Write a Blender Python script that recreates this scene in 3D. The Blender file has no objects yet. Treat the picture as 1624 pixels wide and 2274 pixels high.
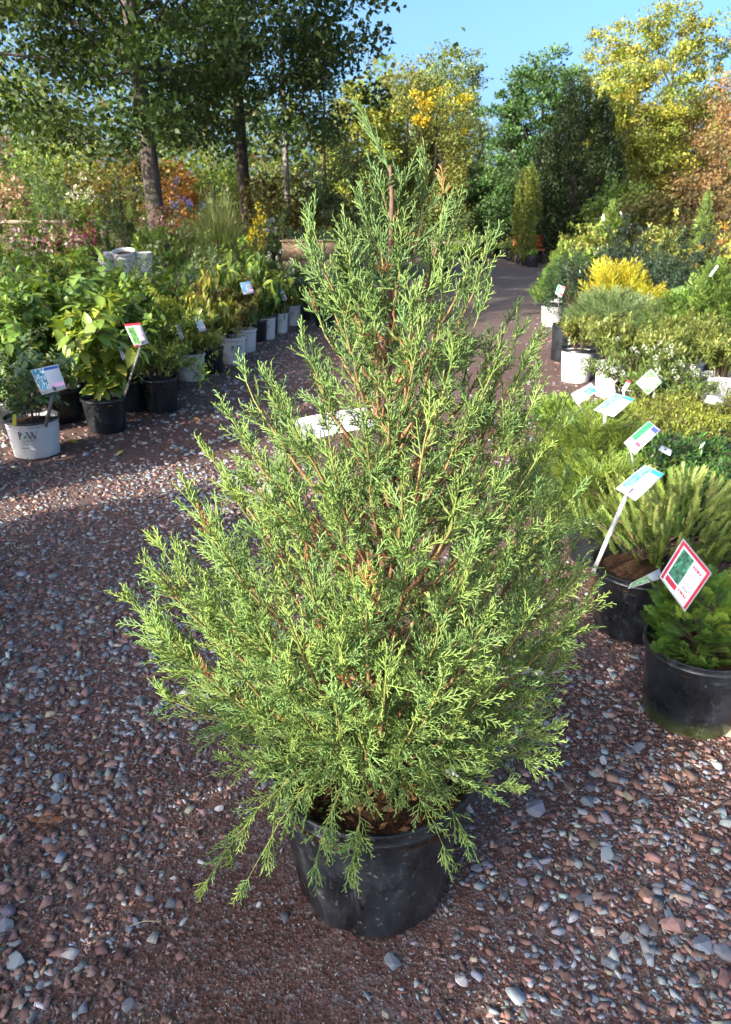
import bpy, bmesh, math
import numpy as np
from mathutils import Vector, Matrix

# ------------------------------------------------------------------ camera, sky, sun, exposure
SC = bpy.context.scene
COL = SC.collection
CAM_H, TILT = 1.52, math.atan((1137 - 474) / 1628.6)
FPX, CX, CY = 1628.6, 812.0, 1137.0
cd = bpy.data.cameras.new('camera')
cd.sensor_fit = 'HORIZONTAL'; cd.sensor_width = 25.96; cd.lens = 26.03
cd.clip_start = 0.05; cd.clip_end = 1500
cd.dof.use_dof = True; cd.dof.focus_distance = 1.62; cd.dof.aperture_fstop = 10.0
cam = bpy.data.objects.new('camera', cd)
cam.location = (0, 0, CAM_H); cam.rotation_euler = (math.pi / 2 - TILT, 0, 0)
COL.objects.link(cam); SC.camera = cam

SUN_EL = math.radians(23.0)
LD = np.array([0.741, 0.671]); LD /= np.linalg.norm(LD)          # horizontal direction the light travels
W = bpy.data.worlds.new('World'); SC.world = W; W.use_nodes = True
nt = W.node_tree; nt.nodes.clear()
sky = nt.nodes.new('ShaderNodeTexSky'); sky.sky_type = 'NISHITA'; sky.sun_disc = False
sky.sun_elevation = SUN_EL; sky.sun_rotation = math.atan2(-LD[0], -LD[1])
sky.air_density = 0.5; sky.dust_density = 5.5; sky.ozone_density = 3.0
bg = nt.nodes.new('ShaderNodeBackground'); bg.inputs[1].default_value = 0.15
wo = nt.nodes.new('ShaderNodeOutputWorld')
hs = nt.nodes.new('ShaderNodeHueSaturation'); hs.inputs['Saturation'].default_value = 1.1; hs.inputs['Hue'].default_value = 0.485
nt.links.new(sky.outputs[0], hs.inputs['Color']); nt.links.new(hs.outputs[0], bg.inputs[0]); nt.links.new(bg.outputs[0], wo.inputs[0])
sd = bpy.data.lights.new('sun', 'SUN'); sd.energy = 4.1; sd.angle = math.radians(0.53); sd.color = (1.0, 0.90, 0.74)
sun = bpy.data.objects.new('sun', sd); COL.objects.link(sun); sun.location = (-6, -4, 6)
sun.rotation_euler = Vector((LD[0] * math.cos(SUN_EL), LD[1] * math.cos(SUN_EL), -math.sin(SUN_EL))).to_track_quat('-Z', 'Y').to_euler()
SC.view_settings.view_transform = 'Standard'; SC.view_settings.look = 'None'
SC.view_settings.exposure = 1.82; SC.view_settings.gamma = 1.0
SC.render.film_transparent = False
SC.cycles.max_bounces = 6; SC.cycles.diffuse_bounces = 4; SC.cycles.transmission_bounces = 4
SC.cycles.glossy_bounces = 2
# unseen shrubs (x, y, height, radius) and trees (x, y, height, radius, crown foot) added to shade the ground from behind the camera
SHADE = [(-2.75, .35, 1.45, .36), (-2.85, -.35, 1.55, .42), (-2.95, -1.05, 2.0, .42), (-3.1, -1.8, 2.4, .45), (-2.6, 1.1, 1.4, .36), (-2.55, 1.8, 1.35, .38), (-3.3, -2.6, 2.9, .55), (-3.5, -3.5, 3.3, .6), (-2.8, 3.75, 1.45, .42), (-2.62, 2.5, .98, .28)]
SHADE_TREES = [(-12.5, 1.2, 9.5, 2.3, 3.0), (-17, 6.5, 10, 2.6, 2.5)]

# ------------------------------------------------------------------ where things stand
def ray(px, py):
    u = (px - CX) / FPX; v = -(py - CY) / FPX
    return np.array([u, math.cos(TILT) + v * math.sin(TILT), -math.sin(TILT) + v * math.cos(TILT)])
def G(px, py, z=0.0):
    r = ray(px, py); t = (z - CAM_H) / r[2]
    return r * t + np.array([0, 0, CAM_H])
def P(px, py, y):
    r = ray(px, py); return r * (y / r[1]) + np.array([0, 0, CAM_H])
rng = np.random.default_rng(11)
A = np.array
def nrm(v):
    v = np.asarray(v, float); return v / np.maximum(np.linalg.norm(v, axis=-1, keepdims=True), 1e-9)

# ------------------------------------------------------------------ materials
def _nodes(name):
    m = bpy.data.materials.new(name); m.use_nodes = True
    n = m.node_tree; n.nodes.clear()
    out = n.nodes.new('ShaderNodeOutputMaterial'); b = n.nodes.new('ShaderNodeBsdfPrincipled')
    n.links.new(b.outputs[0], out.inputs[0])
    return m, n, b, out
def _mix(n, a, b, fac, mode='MIX'):
    x = n.nodes.new('ShaderNodeMix'); x.data_type = 'RGBA'; x.blend_type = mode
    for s, v in ((0, fac), (6, a), (7, b)):
        if hasattr(v, 'links'): n.links.new(v, x.inputs[s])
        else: x.inputs[s].default_value = v if s == 0 else (v[0], v[1], v[2], 1)
    return x.outputs[2]
def _mixf(n, v, k):
    x = n.nodes.new('ShaderNodeMath'); x.operation = 'MULTIPLY'; n.links.new(v, x.inputs[0]); x.inputs[1].default_value = k; return x.outputs[0]
def _noise(n, scale, detail=4, rough=0.6, vec=None, dist=0.0):
    t = n.nodes.new('ShaderNodeTexNoise'); t.inputs['Scale'].default_value = scale
    t.inputs['Detail'].default_value = detail; t.inputs['Roughness'].default_value = rough
    t.inputs['Distortion'].default_value = dist
    if vec is not None: n.links.new(vec, t.inputs['Vector'])
    return t.outputs[0]
def _ramp(n, v, stops):
    r = n.nodes.new('ShaderNodeValToRGB'); e = r.color_ramp.elements
    while len(e) > 1: e.remove(e[-1])
    for i, (p, c) in enumerate(stops):
        q = e[0] if i == 0 else e.new(p)
        q.position = p; q.color = (c[0], c[1], c[2], 1) if hasattr(c, '__len__') else (c, c, c, 1)
    n.links.new(v, r.inputs[0]); return r.outputs[0]
def _coord(n, kind='Object'):
    c = n.nodes.new('ShaderNodeTexCoord'); return c.outputs[kind]
def _bump(n, b, h, strength, dist=0.01):
    u = n.nodes.new('ShaderNodeBump'); u.inputs['Strength'].default_value = strength
    u.inputs['Distance'].default_value = dist
    n.links.new(h, u.inputs['Height']); n.links.new(u.outputs[0], b.inputs['Normal'])

def vc_mat(name, rough=0.5, trans=0.0, spec=0.5, grain=0.0, gscale=60, bump=0.0):
    """colour comes from the mesh's own 'col' attribute"""
    m, n, b, out = _nodes(name)
    at = n.nodes.new('ShaderNodeAttribute'); at.attribute_name = 'col'
    c = at.outputs['Color']
    if grain:
        f = _noise(n, gscale, 5, 0.7, _coord(n))
        c = _mix(n, c, _ramp(n, f, [(0.3, (1 - grain,) * 3), (0.7, (1 + grain * .6,) * 3)]), 1.0, 'MULTIPLY')
        if bump: _bump(n, b, f, bump, 0.006)
    n.links.new(c, b.inputs['Base Color'])
    b.inputs['Roughness'].default_value = rough; b.inputs['Specular IOR Level'].default_value = spec
    if trans:
        t = n.nodes.new('ShaderNodeBsdfTranslucent')
        n.links.new(_mix(n, c, (1.25, 1.15, 0.5), 1.0, 'MULTIPLY'), t.inputs['Color'])
        mx = n.nodes.new('ShaderNodeMixShader'); mx.inputs[0].default_value = trans
        n.links.new(b.outputs[0], mx.inputs[1]); n.links.new(t.outputs[0], mx.inputs[2])
        n.links.new(mx.outputs[0], out.inputs[0])
    return m
def noise_mat(name, c0, c1, scale=20, rough=0.6, bump=0.2, spec=0.4, bdist=0.005, stretch=None, c2=None):
    m, n, b, out = _nodes(name)
    v = _coord(n)
    if stretch:
        mp = n.nodes.new('ShaderNodeMapping'); mp.inputs['Scale'].default_value = stretch
        n.links.new(v, mp.inputs['Vector']); v = mp.outputs[0]
    f = _noise(n, scale, 6, 0.65, v)
    st = [(0.32, c0), (0.66, c1)]
    if c2: st.append((0.78, c2))
    n.links.new(_ramp(n, f, st), b.inputs['Base Color'])
    b.inputs['Roughness'].default_value = rough; b.inputs['Specular IOR Level'].default_value = spec
    if bump: _bump(n, b, f, bump, bdist)
    return m

M = {}
M['leaf'] = vc_mat('leaf', 0.42, 0.32, 0.45)
M['gloss_leaf'] = vc_mat('gloss_leaf', 0.28, 0.18, 0.6)
M['needle'] = vc_mat('needle', 0.5, 0.22, 0.35)
M['tree_leaf'] = vc_mat('tree_leaf', 0.5, 0.36, 0.35)
M['stem'] = vc_mat('stem', 0.75, 0.0, 0.25, 0.35, 90)
M['stone'] = vc_mat('stone', 0.72, 0.0, 0.35, 0.28, 55, 0.35)
M['print'] = vc_mat('print', 0.35, 0.0, 0.4)
M['card'] = noise_mat('card', (.56, .58, .60), (.64, .65, .66), 9, .3, 0, .5)
M['chip'] = vc_mat('chip', 0.8, 0, 0.2, 0.3, 150)
M['bark'] = noise_mat('bark', (.035, .03, .026), (.14, .12, .105), 9, .9, .9, .2, .04, (2.2, 2.2, .35), (.22, .21, .19))
M['pale_bark'] = noise_mat('pale_bark', (.10, .085, .07), (.30, .27, .23), 7, .9, .6, .2, .03, (2, 2, .4))
M['dark_bark'] = noise_mat('dark_bark', (.02, .017, .015), (.07, .06, .05), 9, .9, .7, .2, .03, (2, 2, .4))
M['soil'] = noise_mat('soil', (.02, .013, .009), (.085, .045, .024), 70, .95, 1.0, .1, .012)
M['wood'] = noise_mat('wood', (.15, .10, .06), (.27, .20, .13), 6, .8, .3, .2, .004, (1, 8, 8))
M['grey_wood'] = noise_mat('grey_wood', (.13, .105, .075), (.26, .22, .165), 6, .85, .3, .2, .004, (1, 8, 8))
M['orange'] = noise_mat('orange', (.42, .12, .04), (.55, .19, .07), 8, .6, .1)
M['metal'] = noise_mat('metal', (.33, .33, .33), (.45, .45, .44), 14, .45, 0, .5)
M['stake_grey'] = noise_mat('stake_grey', (.075, .078, .082), (.12, .122, .126), 14, .5, 0, .5)
M['white_pot'] = noise_mat('white_pot', (.47, .48, .49), (.58, .58, .58), 5, .42, .03, .5, .002, None, (.50, .48, .44))
def pot_black(name, dust, moss=False):
    m, n, b, out = _nodes(name)
    v = _coord(n)
    base = (.006, .0075, .010)
    f1 = _noise(n, 7, 6, .7, v, .6)
    mp = n.nodes.new('ShaderNodeMapping'); mp.inputs['Scale'].default_value = (9, 9, 1.6)
    n.links.new(v, mp.inputs['Vector'])
    f2 = _noise(n, 5, 5, .75, mp.outputs[0])
    c = _mix(n, base, (.05, .062, .078), _ramp(n, f1, [(.40, 0), (.75, dust)]))
    c = _mix(n, c, (.10, .105, .11), _ramp(n, f2, [(.55, 0), (.75, dust * .8)]))
    f3 = _noise(n, 60, 3, .6, v)
    c = _mix(n, c, (.25, .23, .20), _ramp(n, f3, [(.62, 0), (.72, dust * .8)]))
    if moss:
        sx = n.nodes.new('ShaderNodeSeparateXYZ'); n.links.new(v, sx.inputs[0])
        c = _mix(n, c, (.05, .065, .012), _ramp(n, sx.outputs[2], [(.0, .75), (.07, 0)]))
    n.links.new(c, b.inputs['Base Color'])
    n.links.new(_ramp(n, f1, [(.3, .24), (.8, .42)]), b.inputs['Roughness'])
    b.inputs['Specular IOR Level'].default_value = .55
    _bump(n, b, f2, .12, .004)
    return m
M['hero_pot'] = pot_black('hero_pot', .75)
M['black_pot'] = pot_black('black_pot', .28)
M['mossy_pot'] = pot_black('mossy_pot', .4, True)

# ------------------------------------------------------------------ mesh building
class MB:
    def __init__(s): s.V = []; s.F = []; s.C = []; s.n = 0
    def add(s, v, faces, col):
        v = np.asarray(v, float).reshape(-1, 3)
        c = np.broadcast_to(np.asarray(col, float), v.shape)
        s.V.append(v); s.C.append(c)
        for f in (faces if isinstance(faces, list) else [faces]):
            f = np.asarray(f)
            if f.size: s.F.append(f + s.n)
        s.n += len(v)
    def mesh(s, name, mat, smooth=False):
        me = bpy.data.meshes.new(name)
        if s.n == 0: return me
        V = np.concatenate(s.V); C = np.concatenate(s.C)
        tot = np.concatenate([np.full(len(f), f.shape[1], np.int32) for f in s.F])
        idx = np.concatenate([f.ravel() for f in s.F]).astype(np.int32)
        me.vertices.add(len(V)); me.vertices.foreach_set('co', V.ravel().astype(np.float32))
        me.loops.add(len(idx)); me.loops.foreach_set('vertex_index', idx)
        me.polygons.add(len(tot))
        st = np.concatenate([[0], np.cumsum(tot)[:-1]]).astype(np.int32)
        me.polygons.foreach_set('loop_start', st)
        me.polygons.foreach_set('loop_total', tot)
        if smooth: me.polygons.foreach_set('use_smooth', np.ones(len(tot), bool))
        me.update(calc_edges=True)
        a = me.attributes.new('col', 'FLOAT_COLOR', 'POINT')
        a.data.foreach_set('color', np.concatenate([C, np.ones((len(C), 1))], 1).ravel().astype(np.float32))
        me.materials.append(mat)
        return me
def link(name, me, parent=None, loc=None):
    o = bpy.data.objects.new(name, me); COL.objects.link(o)
    if parent is not None: o.parent = parent
    if loc is not None: o.location = loc
    return o
def put(name, mb, mat, parent=None, smooth=False, stuff=False, loc=None):
    o = link(name, mb.mesh(name, mat, smooth), parent, loc)
    if stuff: o['kind'] = 'stuff'
    return o
def tag(o, label, cat, group=None):
    o['label'] = label; o['category'] = cat
    if group: o['group'] = group
    return o
def thing(name, label, cat, loc, group=None, rz=0.0):
    o = bpy.data.objects.new(name, None); COL.objects.link(o)
    o.location = tuple(loc); o.rotation_euler = (0, 0, rz); o.empty_display_size = .1
    return tag(o, label, cat, group)

def tube(mb, pts, rad, sides, col, cap=False):
    pts = np.asarray(pts, float); n = len(pts)
    t = nrm(np.gradient(pts, axis=0))
    ref = A([0, 0, 1.]) if abs(t[0][2]) < .85 else A([1., 0, 0])
    x = nrm(np.cross(t, ref)); y = np.cross(t, x)
    a = np.arange(sides) * 2 * np.pi / sides
    rad = np.broadcast_to(rad, (n,))
    v = pts[:, None] + rad[:, None, None] * (np.cos(a)[None, :, None] * x[:, None] + np.sin(a)[None, :, None] * y[:, None])
    i = np.arange(n - 1)[:, None] * sides; j = np.arange(sides)[None]; k = (j + 1) % sides
    f = np.stack([i + j, i + k, i + sides + k, i + sides + j], -1).reshape(-1, 4)
    c = np.asarray(col, float)
    if c.ndim == 2: c = np.repeat(c, sides, 0)
    fs = [f]
    if cap: fs.append(np.arange(sides)[None] + (n - 1) * sides)
    mb.add(v.reshape(-1, 3), fs, c)
def twigs(mb, a, b, r0, r1, colA, colB, sides=3):
    a = np.asarray(a); b = np.asarray(b); n = len(a)
    if n == 0: return
    t = nrm(b - a); ref = np.where(np.abs(t[:, 2:3]) < .85, A([0, 0, 1.]), A([1., 0, 0]))
    x = nrm(np.cross(t, ref)); y = np.cross(t, x)
    th = np.arange(sides) * 2 * np.pi / sides
    ring = np.cos(th)[None, :, None] * x[:, None] + np.sin(th)[None, :, None] * y[:, None]
    r0 = np.broadcast_to(r0, (n,))[:, None, None]; r1 = np.broadcast_to(r1, (n,))[:, None, None]
    v = np.concatenate([a[:, None] + ring * r0, b[:, None] + ring * r1], 1)
    base = np.arange(n)[:, None, None] * 2 * sides
    j = np.arange(sides); k = (j + 1) % sides
    f = (base + np.stack([j, k, k + sides, j + sides], -1)[None]).reshape(-1, 4)
    ca = np.broadcast_to(colA, (n, 3)); cb = np.broadcast_to(colB, (n, 3))
    c = np.concatenate([np.repeat(ca[:, None], sides, 1), np.repeat(cb[:, None], sides, 1)], 1)
    mb.add(v.reshape(-1, 3), f, c.reshape(-1, 3))
def frames(d, up):
    X = nrm(d); N = up - (up * X).sum(-1, keepdims=True) * X; N = nrm(N); Y = np.cross(N, X)
    return X, Y, N
def scatter(mb, T, faces, pos, d, up, sc, col):
    pos = np.asarray(pos, float); n = len(pos)
    if n == 0: return
    X, Y, N = frames(np.asarray(d, float), np.asarray(up, float))
    sc = np.broadcast_to(sc, (n,))[:, None, None]
    tv = T if isinstance(T, np.ndarray) else T[0]
    v = pos[:, None] + sc * (tv[None, :, 0:1] * X[:, None] + tv[None, :, 1:2] * Y[:, None] + tv[None, :, 2:3] * N[:, None])
    k = len(tv); off = np.arange(n)[:, None, None] * k
    fs = [(off + f[None]).reshape(-1, f.shape[1]) for f in (faces if isinstance(faces, list) else [faces])]
    col = np.asarray(col, float)
    if col.ndim == 2: col = col[:, None]
    if not isinstance(T, np.ndarray): col = col * T[1][None]
    mb.add(v.reshape(-1, 3), fs, np.broadcast_to(col, (n, k, 3)).reshape(-1, 3))
def jit(base, n, amt=.22, r=rng):
    """n colours drawn from a palette (list of rgb) with brightness jitter"""
    base = np.atleast_2d(A(base, float)); c = base[r.integers(0, len(base), n)]
    return c * (1 + amt * r.standard_normal((n, 1))).clip(.45, 1.7) * (1 + .05 * r.standard_normal((n, 3)))
def sph(n, r=rng): return nrm(r.standard_normal((n, 3)))
def lathe(mb, prof, seg, col, wob=None, a0=0.0):
    prof = np.asarray(prof, float); a = np.arange(seg) * 2 * np.pi / seg + a0
    R = prof[:, 0][:, None] * np.ones(seg)
    if wob is not None: R = R * wob(a, prof[:, 1])
    v = np.stack([R * np.cos(a), R * np.sin(a), np.broadcast_to(prof[:, 1][:, None], R.shape)], -1)
    n = len(prof); i = np.arange(n - 1)[:, None] * seg; j = np.arange(seg)[None]; k = (j + 1) % seg
    mb.add(v.reshape(-1, 3), np.stack([i + j, i + k, i + seg + k, i + seg + j], -1).reshape(-1, 4), col)
BOXF = A([[0, 3, 2, 1], [4, 5, 6, 7], [0, 1, 5, 4], [1, 2, 6, 5], [2, 3, 7, 6], [3, 0, 4, 7]])
def box(mb, c, s, col=(.5, .5, .5), rz=0.0, bev=0.0):
    sx, sy, sz = A(s) / 2.
    v = A([[-sx, -sy, -sz], [sx, -sy, -sz], [sx, sy, -sz], [-sx, sy, -sz], [-sx, -sy, sz], [sx, -sy, sz], [sx, sy, sz], [-sx, sy, sz]])
    cr, sr = math.cos(rz), math.sin(rz)
    v = v @ A([[cr, sr, 0], [-sr, cr, 0], [0, 0, 1]]) + A(c)
    mb.add(v, BOXF, col)

# leaf shapes: x runs along the leaf, z is its upper side
def leaf_shape(w, cup=.12, droop=.18, n=4):
    xs = np.linspace(0, 1, n + 1); prof = np.sin(np.pi * xs ** .8) ** .9 * w / 2
    V, F = [], []
    for x, p in zip(xs, prof):
        z = -droop * x * x
        V += [(x, -p, z + cup * p), (x, 0, z - .02 * (p > 0)), (x, p, z + cup * p)]
    for i in range(n):
        for j in (0, 1): F.append((3 * i + j, 3 * i + 3 + j, 3 * i + 4 + j, 3 * i + 1 + j))
    return A(V), A(F)
OVATE = leaf_shape(.55); LANCE = leaf_shape(.30, .15, .3); ROUND = leaf_shape(.8, .2, .1, 3); DROOP = leaf_shape(.42, .3, .7)
QUAD = (A([[0, 0, 0], [.5, -.32, .06], [1, 0, -.08], [.5, .32, .06]]), A([[0, 1, 2, 3]]))
NARROW = (A([[0, 0, 0], [.5, -.13, .03], [1, 0, -.06], [.5, .13, .03]]), A([[0, 1, 2, 3]]))
SMALLOV = (A([[0, 0, 0], [.35, -.24, .05], [.8, -.17, .0], [1, 0, -.1], [.8, .17, .0], [.35, .24, .05]]), A([[0, 1, 4, 5], [1, 2, 3, 4]]))

def frond(kind, r):
    """flat or feathery sprays made of many small blades"""
    V, F, C = [], [], []
    def blade(p, d, L, w, s, up=A([0, 0, 1.])):
        p = A(p, float); d = nrm(A(d, float)); y = nrm(np.cross(up, d))
        k = len(V)
        V.extend([p - y * w * .6, p + d * L * .55 - y * w, p + d * L, p + d * L * .55 + y * w, p + y * w * .6])
        F.append((k, k + 1, k + 3, k + 4)); T3.append((k + 1, k + 2, k + 3)); C.extend([[s] * 3] * 5)
    T3 = []
    if kind.endswith('_far'):
        k0 = kind[:-4]; n = {'arbor': 15, 'feather': 17, 'fir': 12}[k0]
        for i in range(n):
            t = .04 + .96 * i / n; sg = 1 if i % 2 else -1
            if k0 == 'fir': a = r.uniform(0, 6.28); d = A([.7, math.cos(a), math.sin(a)]); L, w = .2, .022
            else:
                a = sg * math.radians(46 - 18 * t + r.normal(0, 9)); d = A([math.cos(a), math.sin(a), r.normal(.1, .25)]); L = .42 * (1 - t) ** .7 + .1; w = .040 if k0 == 'arbor' else .019
            p = A([t, 0, 0.]); d = nrm(d); y = nrm(np.cross(A([0, 0, 1.]) + .4 * r.standard_normal(3), d)); k = len(V)
            V.extend([p, p + d * L * .5 - y * w, p + d * L, p + d * L * .5 + y * w]); F.append((k, k + 1, k + 2, k + 3)); C.extend([[r.uniform(.8, 1.2)] * 3] * 4)
        return (A(V), A(C)), [A(F)]
    if kind == 'arbor':
        for i in range(9):
            t = .08 + .92 * i / 9
            for sg in (-1, 1):
                if i == 8 and sg == 1: continue
                a = sg * math.radians(46 - 18 * t + r.normal(0, 5)); L = .42 * (1 - t) ** .8 + .10
                d = A([math.cos(a), math.sin(a), r.normal(.05, .1)]); p = A([t, 0, -.12 * t * t])
                blade(p, d, L, .016, 1.0)
                for q in (.35, .6, .8):
                    for s2 in (-1, 1):
                        a2 = a + s2 * .75; blade(p + d * L * q, [math.cos(a2), math.sin(a2), r.normal(.1, .12)], L * .42 * (1.15 - q) + .05, .013, 1.2)
        blade([0, 0, 0], [1, 0, -.1], 1.05, .02, .85)
    elif kind == 'feather':
        for i in range(16):
            t = .05 + .95 * i / 16; sg = 1 if i % 2 else -1
            a = sg * math.radians(48 - 20 * t + r.normal(0, 9)); L = .34 * (1 - t) ** .6 + .08
            d = A([math.cos(a), math.sin(a), r.normal(.12, .2)]); p = A([t, 0, .08 * t * t])
            blade(p, d, L, .012, 1.0)
            for q in (.5,):
                a2 = a + (1 if r.random() < .5 else -1) * .7
                blade(p + d * L * q, [math.cos(a2), math.sin(a2), r.normal(.1, .25)], L * .45 + .03, .009, 1.1)
        blade([0, 0, 0], [1, 0, .08], 1.05, .010, .8)
    elif kind == 'yew':
        for i in range(26):
            t = .04 + .96 * i / 26
            for sg in (-1, 1):
                a = sg * math.radians(58 - 22 * t + r.normal(0, 6)); L = .19 * (1 - .45 * t)
                blade([t, 0, 0], [math.cos(a), math.sin(a) * .8, .45 + r.normal(0, .2)], L, .0115, r.uniform(.8, 1.1) + .25 * t)
        blade([0, 0, 0], [1, 0, 0], 1.0, .014, 1.2)
    elif kind == 'fir':
        for i in range(14):
            t = .06 + .94 * i / 14
            for k in range(3):
                a = r.uniform(0, 6.28); L = .16
                blade([t, 0, 0], [.6, math.cos(a), math.sin(a)], L, .016, 1 + .2 * t, A([.2, math.sin(a), -math.cos(a)]))
        blade([0, 0, 0], [1, 0, 0], 1.0, .018, .8)
    return (A(V), A(C)), [A(F), A(T3)]
FR = {k: [frond(k, np.random.default_rng(i + 3)) for i in range(3)] for k in ('arbor', 'feather', 'yew', 'fir', 'arbor_far', 'feather_far', 'fir_far')}
def fronds(mb, kind, pos, d, up, sc, col):
    w = np.arange(len(pos)) % 3
    for q in range(3):
        m = w == q
        scatter(mb, FR[kind][q][0], FR[kind][q][1], pos[m], d[m], up[m], np.broadcast_to(sc, (len(pos),))[m], col[m])

# ------------------------------------------------------------------ ground, gravel, stones
def ground_mat():
    m, n, b, out = _nodes('gravel_ground')
    v = _coord(n)
    big = _noise(n, .9, 3, .5, v); fine = _noise(n, 85, 6, .75, v)
    vo = n.nodes.new('ShaderNodeTexVoronoi'); vo.inputs['Scale'].default_value = 120; n.links.new(v, vo.inputs['Vector'])
    vo2 = n.nodes.new('ShaderNodeTexVoronoi'); vo2.inputs['Scale'].default_value = 38; n.links.new(v, vo2.inputs['Vector'])
    hs = n.nodes.new('ShaderNodeSeparateColor'); n.links.new(vo.outputs['Color'], hs.inputs[0])
    h2 = n.nodes.new('ShaderNodeSeparateColor'); n.links.new(vo2.outputs['Color'], h2.inputs[0])
    grit = _ramp(n, hs.outputs[0], [(0, (.035, .019, .015)), (.4, (.11, .056, .044)), (.75, (.19, .098, .078)), (.92, (.17, .165, .17)), (1, (.30, .28, .27))])
    peb = _ramp(n, h2.outputs[0], [(0, (.10, .058, .052)), (.4, (.22, .125, .11)), (.7, (.18, .13, .125)), (.85, (.25, .25, .26)), (1, (.35, .31, .29))])
    c = _mix(n, grit, peb, _ramp(n, big, [(.42, 0), (.62, .6)]))
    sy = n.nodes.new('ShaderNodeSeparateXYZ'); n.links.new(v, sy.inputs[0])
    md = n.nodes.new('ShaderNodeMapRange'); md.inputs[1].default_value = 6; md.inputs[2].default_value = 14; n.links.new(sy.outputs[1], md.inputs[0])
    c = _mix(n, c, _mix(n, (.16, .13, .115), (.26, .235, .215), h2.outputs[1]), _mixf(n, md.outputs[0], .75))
    c = _mix(n, c, (.05, .027, .021), _ramp(n, fine, [(.42, .8), (.62, 0)]))
    n.links.new(c, b.inputs['Base Color']); b.inputs['Roughness'].default_value = .9
    b.inputs['Specular IOR Level'].default_value = .2
    ad = n.nodes.new('ShaderNodeMath'); ad.operation = 'ADD'
    n.links.new(vo.outputs['Distance'], ad.inputs[0]); n.links.new(fine, ad.inputs[1])
    _bump(n, b, ad.outputs[0], .55, .008)
    return m
gm = bpy.data.meshes.new('ground')
gm.from_pydata([(-300, -60, 0), (300, -60, 0), (300, 700, 0), (-300, 700, 0)], [], [(0, 1, 2, 3)])
gm.materials.append(ground_mat())
ground = link('ground', gm); ground['kind'] = 'structure'

STONE_COLS = dict(
    maroon=[(.19, .108, .092), (.235, .142, .122), (.145, .083, .072), (.27, .175, .15), (.21, .108, .082), (.115, .067, .057)],
    grey=[(.21, .222, .24), (.17, .18, .20), (.28, .29, .305), (.11, .117, .13), (.25, .265, .275)],
    tan=[(.30, .25, .17), (.24, .20, .14), (.36, .31, .24), (.20, .15, .11)],
    white=[(.50, .49, .47), (.42, .41, .40)])
def coarse_share(x, y):
    """how stony the spot is: the wheel-worn strip in the middle is grit"""
    px = x - .18 * (y - 1.3)
    strip = np.exp(-((px - .02 + .18 * np.sin(y * 1.3 + .6)) / (.27 + .07 * y)) ** 2)
    lump = .5 + .5 * np.sin(3.1 * x + 1.7 * y + 1.1 * np.sin(2.3 * x - 1.9 * y))
    return np.clip(1.05 - .95 * strip - .28 * lump, .06, 1)
def grey_share(x, y):
    return np.clip(.33 + .16 * np.sin(2.2 * x + .7 * y) + .18 * (x < -.5) * (y > 1.6) - .12 * np.exp(-(x / .5) ** 2), .12, .6)
def stone_cols(n, x, y, r):
    u = r.random(n); g = grey_share(x, y); c = jit(STONE_COLS['maroon'], n, .2, r)
    k = u < g; c[k] = jit(STONE_COLS['grey'], k.sum(), .2, r)
    k = u > .955; c[k] = jit(STONE_COLS['tan'], k.sum(), .2, r)
    k = u > .994; c[k] = jit(STONE_COLS['white'], k.sum(), .15, r)
    return c
def view_points(n, y0, y1, r, power=0.0):
    """random spots on the part of the ground the photograph can see, and a little beyond"""
    out = []
    while sum(map(len, out)) < n:
        y = r.uniform(y0, y1, n); x = r.uniform(-1, 1, n) * (.5 * (.926 * y1 + .57) * 1.12)
        k = np.abs(x) < .5 * (.926 * y + .57) * 1.12
        if power: k &= r.random(n) < (y0 / y) ** power
        out.append(np.stack([x[k], y[k]], 1))
    return np.concatenate(out)[:n]
def flakes(mb, xy, size, sides, col, r, flat=.42):
    n = len(xy); a = (np.arange(sides) / sides * 2 * np.pi)[None] + r.uniform(-.5, .5, (n, sides)) + r.uniform(0, 6.28, (n, 1))
    el = r.uniform(.36, .85, (n, 1)); th = r.uniform(0, 6.28, n)
    rad = size[:, None] * r.uniform(.62, 1.25, (n, sides))
    ux, uy = np.cos(a) * rad, np.sin(a) * rad * el
    h = size * r.uniform(.25, .75, n) * flat * 1.6
    tx, ty = r.normal(0, .22, n), r.normal(0, .22, n)
    def ring(k, z, ox, oy):
        X = ux * k + ox; Y = uy * k + oy
        gx = np.cos(th)[:, None] * X - np.sin(th)[:, None] * Y; gy = np.sin(th)[:, None] * X + np.cos(th)[:, None] * Y
        return np.stack([xy[:, 0:1] + gx, xy[:, 1:2] + gy, z[:, None] + gx * tx[:, None] + gy * ty[:, None]], -1)
    o = size[:, None] * .15
    b = ring(1.0, -h * .15, 0, 0); t = ring(.93, h, o * r.normal(0, 1, (n, 1)), o * r.normal(0, 1, (n, 1)))
    v = np.concatenate([b, t], 1); base = np.arange(n)[:, None, None] * 2 * sides
    j = np.arange(sides); k = (j + 1) % sides
    q = (base + np.stack([j, k, k + sides, j + sides], -1)[None]).reshape(-1, 4)
    top = np.arange(n)[:, None] * 2 * sides + np.arange(sides)[None] + sides
    c = np.repeat(col[:, None], 2 * sides, 1)
    mb.add(v.reshape(-1, 3), [q, top], c.reshape(-1, 3))
POT_C = A([.018, 1.348])
r = np.random.default_rng(5)
gv = MB()
def keep_clear(xy, m=0.0):
    return np.hypot(xy[:, 0] - POT_C[0], xy[:, 1] - POT_C[1]) > .182 + m
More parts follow.
